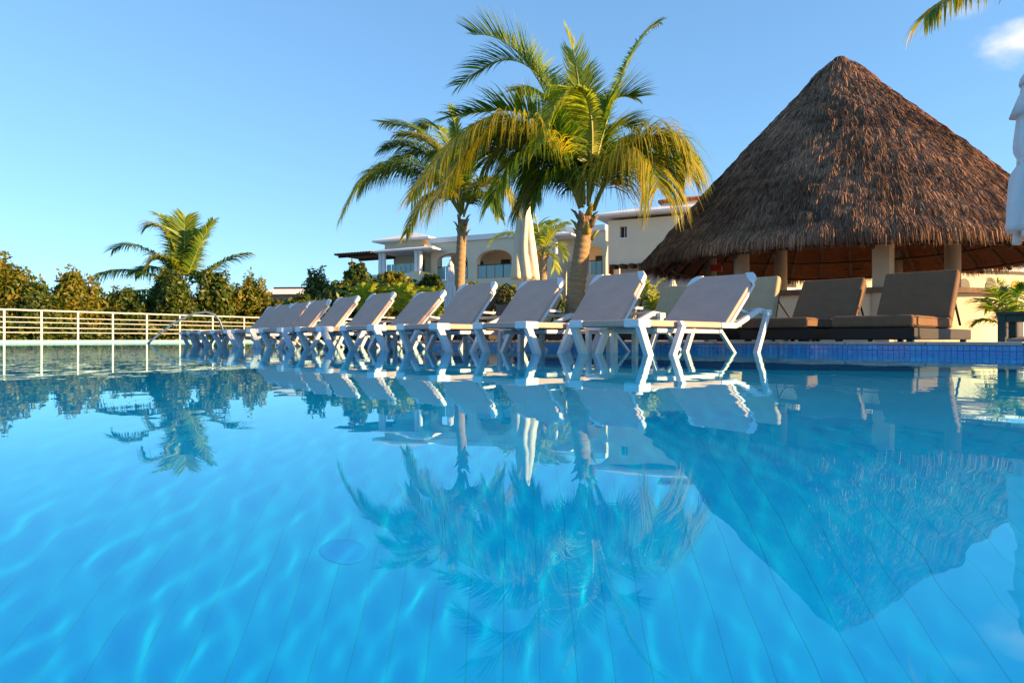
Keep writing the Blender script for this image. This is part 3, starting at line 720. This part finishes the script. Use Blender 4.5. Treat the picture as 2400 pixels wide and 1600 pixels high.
# palm whose fronds hang into the top right corner; its trunk stands outside the frame
t = thing('coconut_palm', 'palm whose feathery frond hangs into the top right corner', 'palm tree', (5.6, 5.9, DZ), 0)
org = t.location.copy()
trunk(t, [(0,0,0), (.1,0,1.3), (.05,.05,2.5), (0,.1,3.55)], .15)
crown = org + Vector((0, .1, 3.6))
hd = 6.0
frond(t, org, [crown, crown + Vector((-.3,0,.55)), P(2420, -50, hd), P(2270, -70, hd-.2), P(2168, 40, hd-.3)], leaf=.50, n=120, m='frond_gold', droop=1.0, seed=3)
frond(t, org, [crown, crown + Vector((-.2,.2,.5)), P(2520, -120, hd+.4), P(2440, -120, hd+.4), P(2335, -75, hd+.5)], leaf=.50, n=80, m='frond', droop=.8, seed=4)
for k in range(11):
    a = k * .58 + .4; L_ = 2.0; v = Vector((math.cos(a), math.sin(a), 0))
    if v.x < .15 : continue
    frond(t, org, [crown, crown + v*.6 + Vector((0,0,.8)), crown + v*1.5 + Vector((0,0,.6)), crown + v*2.2 + Vector((0,0,-.6))], leaf=.6, n=50, m='frond', droop=.7, seed=20+k)

# low palm plant at the right border
def plant(label, x, y, z0, specs, cat='plant', name='palm_shrub', **kw):
    t = thing(name, label, cat, (x, y, z0)); o_ = t.location.copy(); palm_fronds(t, o_, y, specs, conv=idt, **kw); return t
d = 8.6
plant('green feathery palm shrub beside the sunlit building at the right border', PX(2375, d), d, DZ, [([(2375,775),(2340,720),(2320,700),(2295,700)],-.3,{}), ([(2375,775),(2360,700),(2350,680),(2335,660)],.2,{}), ([(2375,775),(2380,700),(2390,680),(2400,668)],0,{}),
 ([(2375,775),(2400,720),(2420,700),(2450,700)],-.2,{}), ([(2375,775),(2330,750),(2310,745),(2290,755)],.2,{}), ([(2375,775),(2350,730),(2325,715),(2310,725)],.3,dict(m='frond_lime')), ([(2375,775),(2390,730),(2410,690),(2440,660)],.3,dict(m='frond_lime')), ([(2375,775),(2370,730),(2350,700),(2320,675)],-.4,{})], leaf=.26, n=34, width=.018, rach=.008)
d = 9.4
plant('spiky yellow-green plant behind the second sling lounger', PX(1530, d), d, DZ, [([(1530,745),(1528,690),(1535,665),(1552,655)],0,{}), ([(1530,745),(1520,690),(1515,665),(1508,655)],.1,{}), ([(1530,745),(1545,695),(1555,690),(1558,715)],-.1,{}),
 ([(1530,745),(1535,700),(1548,680),(1562,690)],.1,{}), ([(1530,745),(1526,700),(1520,690),(1505,700)],0,{}), ([(1530,750),(1545,720),(1552,720),(1556,740)],0,dict(m='frond'))], leaf=.15, n=22, width=.022, rach=.008, m='frond_lime')

# ------------------------------------------------------------------ thatched hut
HC = Vector((5.76, 12.0, 0)); HR = 3.30; HZ = 1.62; HT = 5.06
def hr_prof(f):                  # f: 0 apex .. 1 eave -> (radius, z)
    r = HR * (.03 + .97 * (f ** 1.04)); z = HT - (HT - HZ) * f ** 1.0
    r += .10 * math.sin(math.pi * f) + .05*math.exp(-((f-.07)/.06)**2)
    return r, z
hut = thing('thatched_hut', 'large round hut with a tall conical brown thatched roof', 'hut', (HC.x, HC.y, DZ))
ho = hut.location.copy()
seg = 128; prof = [hr_prof(i/40) for i in range(41)]
mb = MB(); mb.lathe([(0.0, HT - ho.z + .03)] + [(max(.01, r-.05), z - ho.z - .03) for r, z in prof] + [(HR-.10, HZ-.10-ho.z), (HR-.35, HZ-.02-ho.z)], seg=seg, fn=lambda a, z: 1 + .012*math.sin(9*a + z) + .01*math.sin(23*a), cap=False)
roof = mb.build('roof', M['thatch_base'], hut, smooth=True)
mb = MB(); mb.lathe([(r-.22 if r > .24 else .02, z - ho.z - .20) for r, z in prof[2:]], seg=64, cap=False); u_ = mb.build('roof_lining', M['thatch_under'], roof, smooth=True)
def blades(N, f0, f1, lmin, lmax, liftmin, liftmax, seed, wd=(.010,.022), hang=0):
    r = np.random.default_rng(seed)
    f = np.sqrt(r.uniform(f0**2, f1**2, N)); a = r.uniform(0, 2*math.pi, N)
    rad = HR*(.03 + .97*f**1.04) + .10*np.sin(math.pi*f) + .05*np.exp(-((f-.07)/.06)**2); z = HT - (HT-HZ)*f
    # clumps
    cl = np.sin(a*37 + 9*np.sin(f*11)) * .5 + np.sin(a*71 + f*23) * .3 + np.sin(a*17 - f*31)*.3
    er = np.stack([np.cos(a), np.sin(a), np.zeros(N)], -1); et = np.stack([-np.sin(a), np.cos(a), np.zeros(N)], -1)
    sl_ = np.array([HR*1.0, 0, -(HT-HZ)]); sl_ = sl_/np.linalg.norm(sl_)
    ds = er*sl_[0] + np.array([0,0,1.])*sl_[2]; nr = er*(-sl_[2]) + np.array([0,0,1.])*sl_[0]
    course = .030 * ((f*15 + .15*np.sin(a*6)) % 1.0)
    P0 = er*rad[:, None] + np.stack([np.zeros(N), np.zeros(N), z], -1) + nr*(.0 + .018*cl + course*.8 - .03)[:, None]
    ln = r.uniform(lmin, lmax, N); lf = r.uniform(liftmin, liftmax, N) + .03*cl
    lat = r.normal(0, .10, N)
    d1 = ds + nr*lf[:, None] + et*lat[:, None]
    d1 /= np.linalg.norm(d1, axis=1)[:, None]
    P1 = P0 + d1*ln[:, None]*.55
    d2 = d1 + np.array([0,0,-1.])*(.25 + hang) - nr*.10 + et*r.normal(0, .15, N)[:, None]; d2 /= np.linalg.norm(d2, axis=1)[:, None]
    P2 = P1 + d2*ln[:, None]*.45
    wv = r.uniform(wd[0], wd[1], N)[:, None]; tw = et + nr*r.normal(0, .9, N)[:, None]; tw /= np.linalg.norm(tw, axis=1)[:, None]
    V = np.stack([P0 - tw*wv, P0 + tw*wv, P1 - tw*wv*.9, P1 + tw*wv*.9, P2 - tw*wv*.25, P2 + tw*wv*.25], 1)
    V = V.reshape(-1, 3); b = np.arange(N)*6
    Fq = np.concatenate([np.stack([b, b+1, b+3, b+2], -1), np.stack([b+2, b+3, b+5, b+4], -1)], 0)
    return V - np.array([0, 0, ho.z]), Fq
V, Fq = blades(270000, .0, 1.0, .12, .26, .0, .10, 5, (.0022,.006))
o = npmesh('thatch', V, Fq, M['thatch'], roof); tag(o, kind='stuff')
V, Fq = blades(34000, .955, 1.005, .20, .36, -.12, .1, 6, (.0022,.006), hang=1.6)
o = npmesh('thatch_fringe', V, Fq, M['thatch'], roof); tag(o, kind='stuff')
mb = MB(); mb.lathe([(.02,.03),(.08,.01),(.14,-.05),(.17,-.15)], (0,0,HT-ho.z+.0), 16); mb.build('ridge_cap', M['thatch_base'], roof, smooth=True)
for k in range(30):              # rafters below the lining
    a = 2*math.pi*k/30
    p0 = Vector((math.cos(a)*.15, math.sin(a)*.15, HT - .72 - ho.z)); p1 = Vector((math.cos(a)*(HR-.30), math.sin(a)*(HR-.30), HZ - .27 - ho.z))
    mb = MB(); mb.tube([p0, p1], .035, 6); mb.build('rafter', M['pole_wood'], roof, smooth=True)
for k, f in enumerate((.30,.42,.54,.66,.77,.87,.96)):
    r, z = hr_prof(f); mb = MB(); mb.tube([(math.cos(a)*(r-.30), math.sin(a)*(r-.30), z - ho.z - .34) for a in np.linspace(0, 2*math.pi, 49)], .022, 5, cap=False); mb.build('batten', M['pole_wood'], roof, smooth=True)
for tx, d, wpx in ((1665,14.0,29),(1738,11.2,35),(1830,13.6,28),(2070,9.75,42),(2103,13.8,23),(2233,11.0,34)):
    p = Vector((PX(tx, d), d, 0)) - Vector((HC.x, HC.y, 0)); rad = wpx/F*d/2
    rho = min(1, p.length/HR); ztop = HT - (HT-HZ)*rho - .22
    mb = MB(); n_ = 4 if wpx == 42 else 16
    mb.lathe([(rad*(1.25 if n_ == 4 else 1), 0), (rad*(1.25 if n_ == 4 else 1), ztop - ho.z)], (p.x, p.y, 0), n_); mb.build('column', M['column'], hut, smooth=(n_ > 4), bevel=0)
# bar counter: curved wall with dark stone top
cw = MB(); tw_ = MB(); hw_ = PZ(690, 10.1) - ho.z
angs = np.linspace(R(180), R(322), 25)
for a, b_ in zip(angs[:-1], angs[1:]):
    for (mbx, r0, r1, z0, z1) in ((cw, 2.05, 2.30, 0, hw_), (tw_, 1.95, 2.42, hw_ + .001, hw_ + .075)):
        q = [(math.cos(t_)*r, math.sin(t_)*r, z) for z in (z0, z1) for (t_, r) in ((a, r1), (b_, r1), (b_, r0), (a, r0))]
        mbx.hexa(q[:4], q[4:])
o = cw.build('bar_wall', M['cream_wall'], hut); o = tw_.build('bar_top', M['stone_top'], hut)
d = 12.5; sg = thing('red_sign', 'small red sign under the thatched roof', 'sign', P(1682, 628, d)); mb = MB(); mb.box(-.12, .12, -.015, .015, -.06, .06); mb.build('panel', M['red'], sg)  # sign panel in one plain red
mb = MB(); mb.box(.06, .085, -.018, .0, -.06, .03); mb.build('stroke', M['column'], sg)

# ------------------------------------------------------------------ buildings
def win(mb_parent, M0, x0, x1, z0, z1, m, name, depth=.05, y=0):
    mb = MB(); mb.box(x0, x1, y - .01, y + depth, z0, z1, M=M0); return mb.build(name, m, mb_parent)
# main hotel wing: local x runs along the facade, local y into the building
ang = -R(27)
Db = 40.0
bo = P(1010, 796, Db); bo.z = 0
hotel = thing('hotel_wing', 'long cream two-storey hotel wing with arches and white parapet behind the palms', 'building', (bo.x, bo.y, 0), ang)
ca, sa = math.cos(ang), math.sin(ang)
def lx(tx):                       # facade-local x where the view ray through photo column tx meets the facade plane
    k = (tx - 1200)/F; return (k*bo.y - bo.x)/(ca - k*sa)
def lz(tx, ty):
    yy = bo.y + lx(tx)*sa; return PZ(ty, yy)
Wz = lambda tx, ty: lz(tx, ty)
zp1 = lz(1100, 552); zp0 = lz(1100, 564)
# facade with two arched openings: built of strips
fac = MB(); xL, xR = lx(1010), lx(1420)
arches = [(lx(1024), lx(1096), lz(1060, 593), lz(1060, 612), lz(1060, 655)), (lx(1118), lx(1200), lz(1158, 585), lz(1158, 608), lz(1158, 651)), (lx(1226), lx(1300), lz(1262, 582), lz(1262, 606), lz(1262, 648)), (lx(1352), lx(1412), lz(1380, 575), lz(1380, 590), lz(1380, 645))]
cur = xL; th = .35; ZG = DZ
for (a, b_, zt, zs, zb) in arches:
    fac.box(cur, a, 0, th, ZG, zp0); fac.box(a, b_, 0, th, ZG, zb)
    n = 14; mid = (a+b_)/2; hwd = (b_-a)/2
    for i in range(n):
        t0 = math.pi*(1 - i/n); t1 = math.pi*(1 - (i+1)/n)
        xa, za = mid + hwd*math.cos(t0), zs + (zt-zs)*math.sin(t0); xb, zb2 = mid + hwd*math.cos(t1), zs + (zt-zs)*math.sin(t1)
        fac.hexa([(xa,0,za),(xb,0,zb2),(xb,th,zb2),(xa,th,za)], [(xa,0,zp0),(xb,0,zp0),(xb,th,zp0),(xa,th,zp0)])
    cur = b_
fac.box(cur, xR, 0, th, ZG, zp0)
fac.build('facade', M['cream_wall'], hotel)
mb = MB(); mb.box(xL - .1, xR, -.12, .6, zp0 + .001, zp1); mb.box(xL-.1, xR, -.05, 8, zp0-.2, zp0 - .002) if False else None; mb.build('parapet', M['white_trim'], hotel)
mb = MB(); mb.box(xL, xR, 2.2, 2.5, ZG, zp0 - .02); mb.build('back_wall', M['cream_wall'], hotel)
mb = MB(); mb.box(xL, xR, .36, 2.19, arches[0][4] - .25, arches[0][4] - .05); mb.box(xL, xR, .36, 2.19, zp0 - .3, zp0 - .03); mb.build('balcony_slab', M['white_trim'], hotel)
for (a, b_, zt, zs, zb) in arches:
    n = 4
    for i in range(n):
        x0 = a + .06 + (b_-a-.1)*i/n; x1 = a + .04 + (b_-a-.1)*(i+1)/n - .04
        mb = MB(); mb.box(x0, x1, .10, .13, zb + .03, zb + .72); mb.build('glass_pane', M['glass_panel'], hotel)
    mb = MB(); mb.box(a, b_, .09, .14, zb + .73, zb + .78); mb.build('handrail', M['dark_metal'], hotel)
    wd_ = (b_-a)
    mb = MB(); mb.box(a + wd_*.18, a + wd_*.45, 2.15, 2.19, zb, zt - .3); mb.build('door', M['dark_opening'], hotel)
    mb = MB(); mb.box(a + wd_*.68, a + wd_*.86, 2.15, 2.19, zb + .2, zt - .35); o = mb.build('window', M['dark_opening'], hotel)
    mb = MB(); xw = a + wd_*.68; mb.box(xw + .04, xw + wd_*.06, 2.12, 2.148, zb + .25, zt - .4); mb.build('curtain', M['parasol_cream'], o)
    mb = MB(); mb.box(xw - .07, xw - .002, 2.10, 2.19, zb + .14, zt - .29); mb.box(xw + wd_*.18 + .002, xw + wd_*.18 + .07, 2.10, 2.19, zb + .14, zt - .29); mb.build('frame', M['dark_wood'], o)
# ground floor arch
mb = MB(); xa = lx(1385); mb.prism([(xa - .9 + 1.8*i/12, 0) for i in (0,)] + [], 0, 0) if False else None
mb = MB(); pts = [(-.85, ZG), (.85, ZG)] + [(.85*math.cos(t_), 1.9 + .75*math.sin(t_)) for t_ in np.linspace(0, math.pi, 11)]
Mx = Matrix.Translation((lx(1392), 0, 0)) @ Matrix(((1,0,0,0),(0,0,1,-.03),(0,1,0,0),(0,0,0,1)))
mb.prism(pts, 0, .03, M=Mx); mb.build('ground_arch', M['dark_opening'], hotel)
# left end pavilion: recessed loggia with paired columns, hipped roofs
xa, xb = lx(880), lx(1010)
zr1 = lz(950, 583); zr0 = lz(950, 595)
mb = MB(); mb.hexa([(xa,-1.4,zr0),(xb+1.0,-1.4,zr0),(xb+1.0,2.5,zr0),(xa,2.5,zr0)], [(xa,-1.4,zr0+.08),(xb+1,-1.4,zr0+.08),(xb+1,2.5,zr0+.08),(xa,2.5,zr0+.08)])
mb.hexa([(xa+.05,-1.35,zr0+.081),(xb+.95,-1.35,zr0+.081),(xb+.95,2.4,zr0+.081),(xa+.05,2.4,zr0+.081)], [(xa+1.0,.2,zr1+.12),(xb+.1,.2,zr1+.12),(xb+.1,2.0,zr1+.12),(xa+1.0,2.0,zr1+.12)])
mb.build('porch_roof', M['white_trim'], hotel)
mb = MB(); mb.box(xa+.7, xb, .9, 1.2, ZG, zr0 - .002); mb.build('loggia_wall', M['cream_wall'], hotel)
mb = MB(); mb.box(xa+.5, xb+.3, -1.1, .85, lz(950, 648)-.2, lz(950, 645)); mb.build('loggia_floor', M['white_trim'], hotel)
for tx in (916, 924, 999, 1008):
    x = lx(tx); mb = MB(); mb.lathe([(.16,0),(.13,.1),(.12,1.0),(.13, zr0 - lz(950,645) - .08),(.17, zr0 - lz(950,645) - .003)], (x, -1.0, lz(950,645)+.002), 10); mb.build('column', M['white_trim'], hotel, smooth=True)
mb = MB(); mb.box(lx(999)-.25, lx(1010)+.1, -1.3, .0, ZG, lz(1005, 640)); mb.box(xa+.6, lx(924), -1.3, -.7, ZG, lz(920, 648)-.25); mb.build('pier', M['cream_wall'], hotel)
for t0, t1 in ((947,965),(990,998)):
    mb = MB(); mb.box(lx(t0)+.3, lx(t1)+.3, .84, .88, lz(950,645), lz(950,607)); mb.build('door', M['dark_opening'], hotel)
for i in range(6):
    x0 = lx(930) + (lx(998)-lx(930))*i/6; mb = MB(); mb.box(x0+.03, x0 + (lx(998)-lx(930))/6 - .03, -1.02, -.99, lz(950,645)+.03, lz(950,645)+.55); mb.build('glass_pane', M['glass_panel'], hotel)
# cupola block and pyramid roof
cx0, cx1 = lx(897), lx(984); cz0 = lz(940, 583); cz1 = lz(940, 565)
mb = MB(); mb.box(cx0, cx1, .2, 2.4, cz0 - .3, cz1); mb.build('cupola', M['cream_wall'], hotel)
e = .55; zt = lz(975, 536); mxx = (cx0+cx1)/2 + .2; q0 = [(cx0-e,-.35,cz1+.002),(cx1+e+.3,-.35,cz1+.002),(cx1+e+.3,2.9,cz1+.002),(cx0-e,2.9,cz1+.002)]; q1 = [(a, b_, c+.1) for a, b_, c in q0]
mb = MB(); mb.hexa(q0, q1); mb.add(q1 + [(mxx, 1.2, zt)], [(0,1,4),(1,2,4),(2,3,4),(3,0,4)]); mb.build('pyramid_roof', M['white_trim'], hotel)
# pergola with separate slats
px0, px1 = lx(826), lx(905); pz = lz(870, 606)
for i in range(13):
    x = px0 + (px1-px0)*i/12; mb = MB(); mb.box(x-.06, x+.06, -1.6, 1.2, pz+.101, pz+.22); mb.build('pergola_slat', M['dark_wood'], hotel)
mb = MB(); mb.box(px0-.1, px1, -1.2, -1.05, pz, pz+.10); mb.box(px0-.1, px1, .7, .85, pz, pz+.10); mb.build('pergola_beam', M['dark_wood'], hotel)
# second small hip roof and paired columns right of the cream parasol
xq0, xq1 = lx(1296), lx(1352); zq = lz(1325, 562)
mb = MB(); q0 = [(xq0-.2,-1.5,zq),(xq1+.3,-1.5,zq),(xq1+.3,.0,zq),(xq0-.2,.0,zq)]; q1 = [(a,b_,c+.10) for a,b_,c in q0]; mb.hexa(q0, q1); mb.add(q1 + [((xq0+xq1)/2, -.2, zq+.42)], [(0,1,4),(1,2,4),(2,3,4),(3,0,4)]); mb.build('porch_roof', M['white_trim'], hotel)
for tx in (1312, 1322):
    mb = MB(); zz = lz(1318, 612); mb.lathe([(.15,0),(.11,.1),(.11,zq-zz-.1),(.15,zq-zz-.003)], (lx(tx), -1.1, zz), 10); mb.build('column', M['white_trim'], hotel, smooth=True)
mb = MB(); mb.box(lx(1304), lx(1334), -1.4, -.005, ZG, lz(1318,612)-.002); mb.build('pier', M['cream_wall'], hotel)

# tower block behind the hut
Dt = 30.0; tang = -R(26); to = P(1425, 796, Dt)
tower = thing('tower_block', 'plain cream tower with one small window and flared white eave beside the thatch', 'building', (to.x, to.y, 0), tang)
tca, tsa = math.cos(tang), math.sin(tang)
def tx_(tx): k = (tx-1200)/F; return (k*to.y - to.x)/(tca - k*tsa)
def tz_(tx, ty): return PZ(ty, to.y + tx_(tx)*tsa)
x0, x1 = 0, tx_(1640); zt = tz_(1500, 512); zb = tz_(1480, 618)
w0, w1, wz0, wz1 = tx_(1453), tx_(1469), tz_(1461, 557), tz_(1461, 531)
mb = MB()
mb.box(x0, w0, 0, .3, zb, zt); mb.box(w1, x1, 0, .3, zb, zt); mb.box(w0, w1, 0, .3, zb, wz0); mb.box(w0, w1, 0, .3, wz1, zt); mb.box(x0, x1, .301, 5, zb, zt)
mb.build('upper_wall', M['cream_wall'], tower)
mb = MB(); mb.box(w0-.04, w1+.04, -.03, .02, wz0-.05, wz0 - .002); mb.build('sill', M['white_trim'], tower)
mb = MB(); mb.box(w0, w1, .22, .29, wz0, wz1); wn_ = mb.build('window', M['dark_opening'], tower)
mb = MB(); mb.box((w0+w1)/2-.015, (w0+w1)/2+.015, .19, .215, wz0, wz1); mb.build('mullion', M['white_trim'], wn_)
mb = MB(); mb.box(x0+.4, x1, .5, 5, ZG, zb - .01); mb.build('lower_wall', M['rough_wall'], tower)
for i in range(9):
    x = x0 + .15 + i*.42; mb = MB(); mb.box(x, x+.16, -.15, .55, zb - .16, zb - .004); mb.build('beam_end', M['dark_wood'], tower)
e0 = tz_(1410, 512); 
q0 = [(x0-.55,-.55,e0),(x1,-.55,e0),(x1,5.4,e0),(x0-.55,5.4,e0)]; q1 = [(a,b_,c+.09) for a,b_,c in q0]; q2 = [(x0+.6,.6,e0+.42),(x1,.6,e0+.42),(x1,4.5,e0+.42),(x0+.6,4.5,e0+.42)]
mb = MB(); mb.hexa(q0, q1); mb.hexa([(a,b_,c+.001) for a,b_,c in q1], q2); mb.build('eave', M['white_trim'], tower)
rx0, rx1 = tx_(1532), tx_(1640); rz = e0 + .72
mb = MB(); mb.box(rx0, rx1, 1.5, 4.5, e0+.421, rz); mb.build('turret', M['white_trim'], tower)
for i in range(8):
    xx = rx0 - .15 + (rx1-rx0+.2)*i/8; w_ = (rx1-rx0+.2)/8
    mb = MB(); mb.hexa([(xx+.01,1.3,rz+.002),(xx+w_-.01,1.3,rz+.002),(xx+w_-.01,4.6,rz+.002),(xx+.01,4.6,rz+.002)], [(xx+.01,1.3,rz+.12),(xx+w_-.01,1.3,rz+.12),(xx+w_-.01,3,rz+.52),(xx+.01,3,rz+.52)]); mb.build('tile_course', M['red_tile'], tower)

# low far roof left of the hedge
dF = 60; fx0, fx1 = PX(600, dF), PX(760, dF)
far = thing('low_pavilion', 'low flat pavilion with pale grey roof seen between the shrubs', 'building', ((fx0+fx1)/2, dF, -1.6), R(-6))
hwf = (fx1-fx0)/2
mb = MB(); zf = PZ(691, dF)+1.6; zg = PZ(671, dF)+1.6; mb.hexa([(-hwf,-1,zf),(hwf,-1,zf),(hwf,4,zf),(-hwf,4,zf)], [(-hwf+.3,2.6,zg),(hwf-.3,2.6,zg),(hwf-.3,4,zg),(-hwf+.3,4,zg)]); mb.build('roof', M['white_trim'], far)
mb = MB(); mb.box(-hwf+.4, hwf-.4, 0, 3.9, 0, zf-.01); mb.build('wall', M['rough_wall'], far)
for i in range(6): mb = MB(); xx = -hwf+.7+i*.95; mb.box(xx, xx+.5, -.05, -.002, 1.0, zf-.5); mb.build('window', M['dark_opening'], far)
mb = MB(); mb.box(-hwf+.3, hwf-.3, 2.5, 2.62, zg+.001, zg+.14); mb.build('ridge', M['dark_wood'], far)

# sunlit annex right of and behind the hut
Da = 27.0; aa = R(32); ao = P(2430, 796, 24)
annex = thing('hotel_annex', 'sunlit cream annex with balconies and arched windows seen behind the hut', 'building', (PX(1780, Da), Da, 0), R(16))
def W2(tx, ty, d): return PZ(ty, d)
aw = 18
mb = MB(); mb.box(-1, aw, 0, 6, DZ, 3.15); mb.build('wall', M['cream_wall'], annex)
mb = MB(); mb.box(-1.2, aw+.2, -.25, 6.2, 3.151, 3.35); mb.build('cornice', M['white_trim'], annex)
mb = MB(); mb.box(-1, aw, -1.0, -.002, 1.45, 1.62); mb.build('balcony_slab', M['white_trim'], annex)
for i in range(12):
    x = -.6 + i*1.5
    mb = MB(); pts = [(-.3,0),(.3,0)] + [(.3*math.cos(t_), .75+.3*math.sin(t_)) for t_ in np.linspace(0, math.pi, 9)]
    Mx = Matrix.Translation((x+.5, -.02, 1.75)) @ Matrix(((1,0,0,0),(0,0,1,0),(0,1,0,0),(0,0,0,1))); mb.prism(pts, 0, .04, M=Mx); o = mb.build('window', M['dark_opening'] if i % 3 else M['yellow_panel'], annex)
    mb = MB(); mb.box(x+.1, x+.16, -.98, -.94, 1.621, 2.15); mb.box(x+.16, x+1.55, -.98, -.95, 1.7, 2.12); mb.build('balustrade', M['white_trim'], annex)
    mb = MB(); mb.box(x+.1, x+.9, -.03, -.003, .15, 1.2); mb.build('door', M['dark_opening' if i % 2 else 'yellow_panel'], annex)
    mb = MB(); mb.box(x-.32, x-.12, -.95, -.75, DZ, 1.449); mb.build('pillar', M['white_trim'], annex)

# ------------------------------------------------------------------ shrubs and trees
def leaves(N, lumps, size, seed, jitter=.25):
    r = np.random.default_rng(seed); n = len(lumps)
    L_ = np.array(lumps); vol = (L_[:, 3]*L_[:, 4]*L_[:, 5]); pick = r.choice(n, N, p=vol/vol.sum())
    c = L_[pick]
    d = r.normal(0, 1, (N, 3)); d /= np.linalg.norm(d, axis=1)[:, None]; rad = r.uniform(.30, 1, N) ** .55
    rad *= 1 + jitter*np.sin(d[:, 0]*7 + pick)*np.sin(d[:, 2]*6 + pick*2)
    # twigs that stick out
    tw = r.random(N) < .06; rad[tw] *= r.uniform(1.0, 1.22, tw.sum())
    p = c[:, :3] + d*c[:, 3:6]*rad[:, None]
    n_ = d + r.normal(0, .7, (N, 3)); n_ /= np.linalg.norm(n_, axis=1)[:, None]
    a = np.cross(n_, r.normal(0, 1, (N, 3))); a /= np.linalg.norm(a, axis=1)[:, None]; b = np.cross(n_, a)
    s = size * r.uniform(.6, 1.4, N)[:, None]
    V = np.stack([p - a*s, p - b*s*.42 + n_*s*.12, p + a*s, p + b*s*.42 + n_*s*.12], 1).reshape(-1, 3)
    return V, np.arange(N*4).reshape(-1, 4)
def shrub(label, tx0, tx1, ytop, d, z0, m, size, N, seed, name='shrub', cat='shrub', group='shrubs and trees beyond the railing', depth=None, nl=10):
    r = random.Random(seed); x0, x1 = PX(tx0, d), PX(tx1, d); cx = (x0+x1)/2; hw = (x1-x0)/2; zt = PZ(ytop, d); H = zt - z0
    t = thing(name, label, cat, (cx, d, z0), 0, group); lumps = []
    dp = depth or hw
    for i in range(nl):
        u = r.uniform(-.75, .75); hh = (1 - .45*u*u) * r.uniform(.5, .84)
        lumps.append((u*hw, r.uniform(-.6, .6)*dp, H*hh, hw*r.uniform(.22,.42), dp*r.uniform(.3,.5), H*r.uniform(.13,.24)))
    lumps.append((0, 0, H*.40, hw*.85, dp*.8, H*.42)); lumps.append((r.uniform(-.3,.3)*hw, 0, H*.74, hw*.50, dp*.5, H*.24))
    V, Fq = leaves(N, lumps, size, seed); o = npmesh('crown', V, Fq, M[m], t)
    mb = MB()
    for i in range(5):
        l_ = lumps[i]; mb.tube([(r.uniform(-.1,.1), r.uniform(-.1,.1), 0), (l_[0]*.4, l_[1]*.4, H*.35), (l_[0], l_[1], l_[2])], [.07, .05, .02], 5)
    mb.build('trunk', M['bark'], t)
    return t
sh = [ # label, x0, x1, ytop, dist, mat, size, N, seed
 ('tall golden-leaved tree at the left border', -90, 95, 582, 33, 'leaf_gold', .12, 14000, 1),
 ('dark rounded bush in front of the golden tree at left', 20, 130, 655, 30, 'leaf', .11, 9000, 2),
 ('yellow-green bush between the golden tree and the round palm', 95, 215, 638, 34, 'leaf_gold', .12, 11000, 3),
 ('loose pale shrub whose top shows sky through its leaves', 185, 255, 642, 36, 'leaf_gold', .11, 5500, 4),
 ('dark shrub under the left fronds of the round palm', 215, 345, 668, 33, 'leaf', .12, 10000, 5),
 ('green shrub right in front of the round palm trunk', 320, 465, 628, 31, 'leaf', .11, 14000, 6),
 ('olive shrub just right of the round palm', 440, 560, 632, 33, 'leaf', .12, 11000, 7),
 ('golden-green shrub at the right end of the left thicket', 530, 665, 648, 34, 'leaf_gold', .12, 12000, 8),
 ('low shrub trailing down beside the far loungers', 590, 700, 700, 31.5, 'leaf', .11, 8000, 9),
 ('upright pointed shrub left of the hedge', 690, 800, 622, 36, 'leaf', .13, 11000, 10),
]
for (lab, a, b_, yt, d, m_, sz, N, sd_) in sh:
    dd = rail_pt(max(-100, min(760, (a+b_)/2))).y + (3.2 if (d > 32) else 2.2) + 1.0
    shrub(lab, a, b_, yt, dd, -1.6, m_, sz*1.05, int(N*1.25), sd_, depth=1.4)
# understorey right behind the railing: nobody could count it
lum = []
rr = random.Random(5)
for i in range(60):
    tx = -260 + i*20; p = rail_pt(min(tx, 880)); lum.append((p.x - .6 + rr.uniform(-.3,.3), p.y + 1.9 + rr.uniform(-.4,.6), rr.uniform(-.6,.35), .9, .8, rr.uniform(.7,1.0)))
V, Fq = leaves(70000, lum, .11, 77); tag(npmesh('undergrowth', V, Fq, M['leaf']), 'dark mass of undergrowth behind the railing bars', kind='stuff')
hd_ = [('bushy olive shrub under the pergola', 800, 905, 612, 22, 'leaf', .09, 14000, 21), ('bright yellow-green bush in the middle of the hedge', 880, 985, 634, 19, 'leaf_gold', .09, 12000, 22),
 ('dark green hedge bush behind the sixth sling lounger', 735, 860, 655, 19.5, 'leaf', .09, 12000, 23), ('olive bush left of the small white parasol', 955, 1050, 640, 20, 'leaf', .09, 10000, 24),
 ('low bush right of the smaller palm trunk', 1085, 1150, 660, 20, 'leaf_gold', .08, 6000, 25), ('low bush behind the iron screen', 1140, 1235, 668, 18, 'leaf_gold', .08, 7000, 26),
 ('green bush behind the large palm trunk', 1330, 1420, 690, 16, 'leaf', .08, 6000, 27), ('dark bush at the foot of the pointed shrub', 660, 760, 690, 24, 'leaf', .1, 8000, 28),
 ('small bush glimpsed right of the tall cream parasol', 1270, 1330, 672, 21, 'leaf', .08, 5000, 29)]
for (lab, a, b_, yt, d, m_, sz, N, sd_) in hd_: shrub(lab, a, b_, yt, d, DZ, m_, sz, N, sd_, group='hedge bushes behind the loungers')
for k, (tx, ty, d) in enumerate(((945, 690, 17.5), (860, 690, 17.8), (1010, 700, 17))):
    x = tx; plant(['fan of lime leaves in the hedge left of the small parasol', 'leafy fan in the hedge above the fifth lounger', 'low leafy fan close to the small parasol'][k], PX(x, d), d, DZ, [([(x,ty+60),(x-40*c,ty-10),(x-62*c,ty-25+abs(c)*18)], .2*c, {}) for c in (-1,-.6,-.25,.2,.55,.95)], leaf=.35, n=24, width=.035, m='frond_lime', rach=.012)
# thin mast far away on the left
mb = MB(); mb.tube([(0,0,0),(0,0,9)], .05, 5); o = mb.build('mast', M['white_trim'], loc=(PX(209, 80), 80, -1.6)); tag(o, 'thin pale mast sticking up far behind the left shrubs', 'mast')
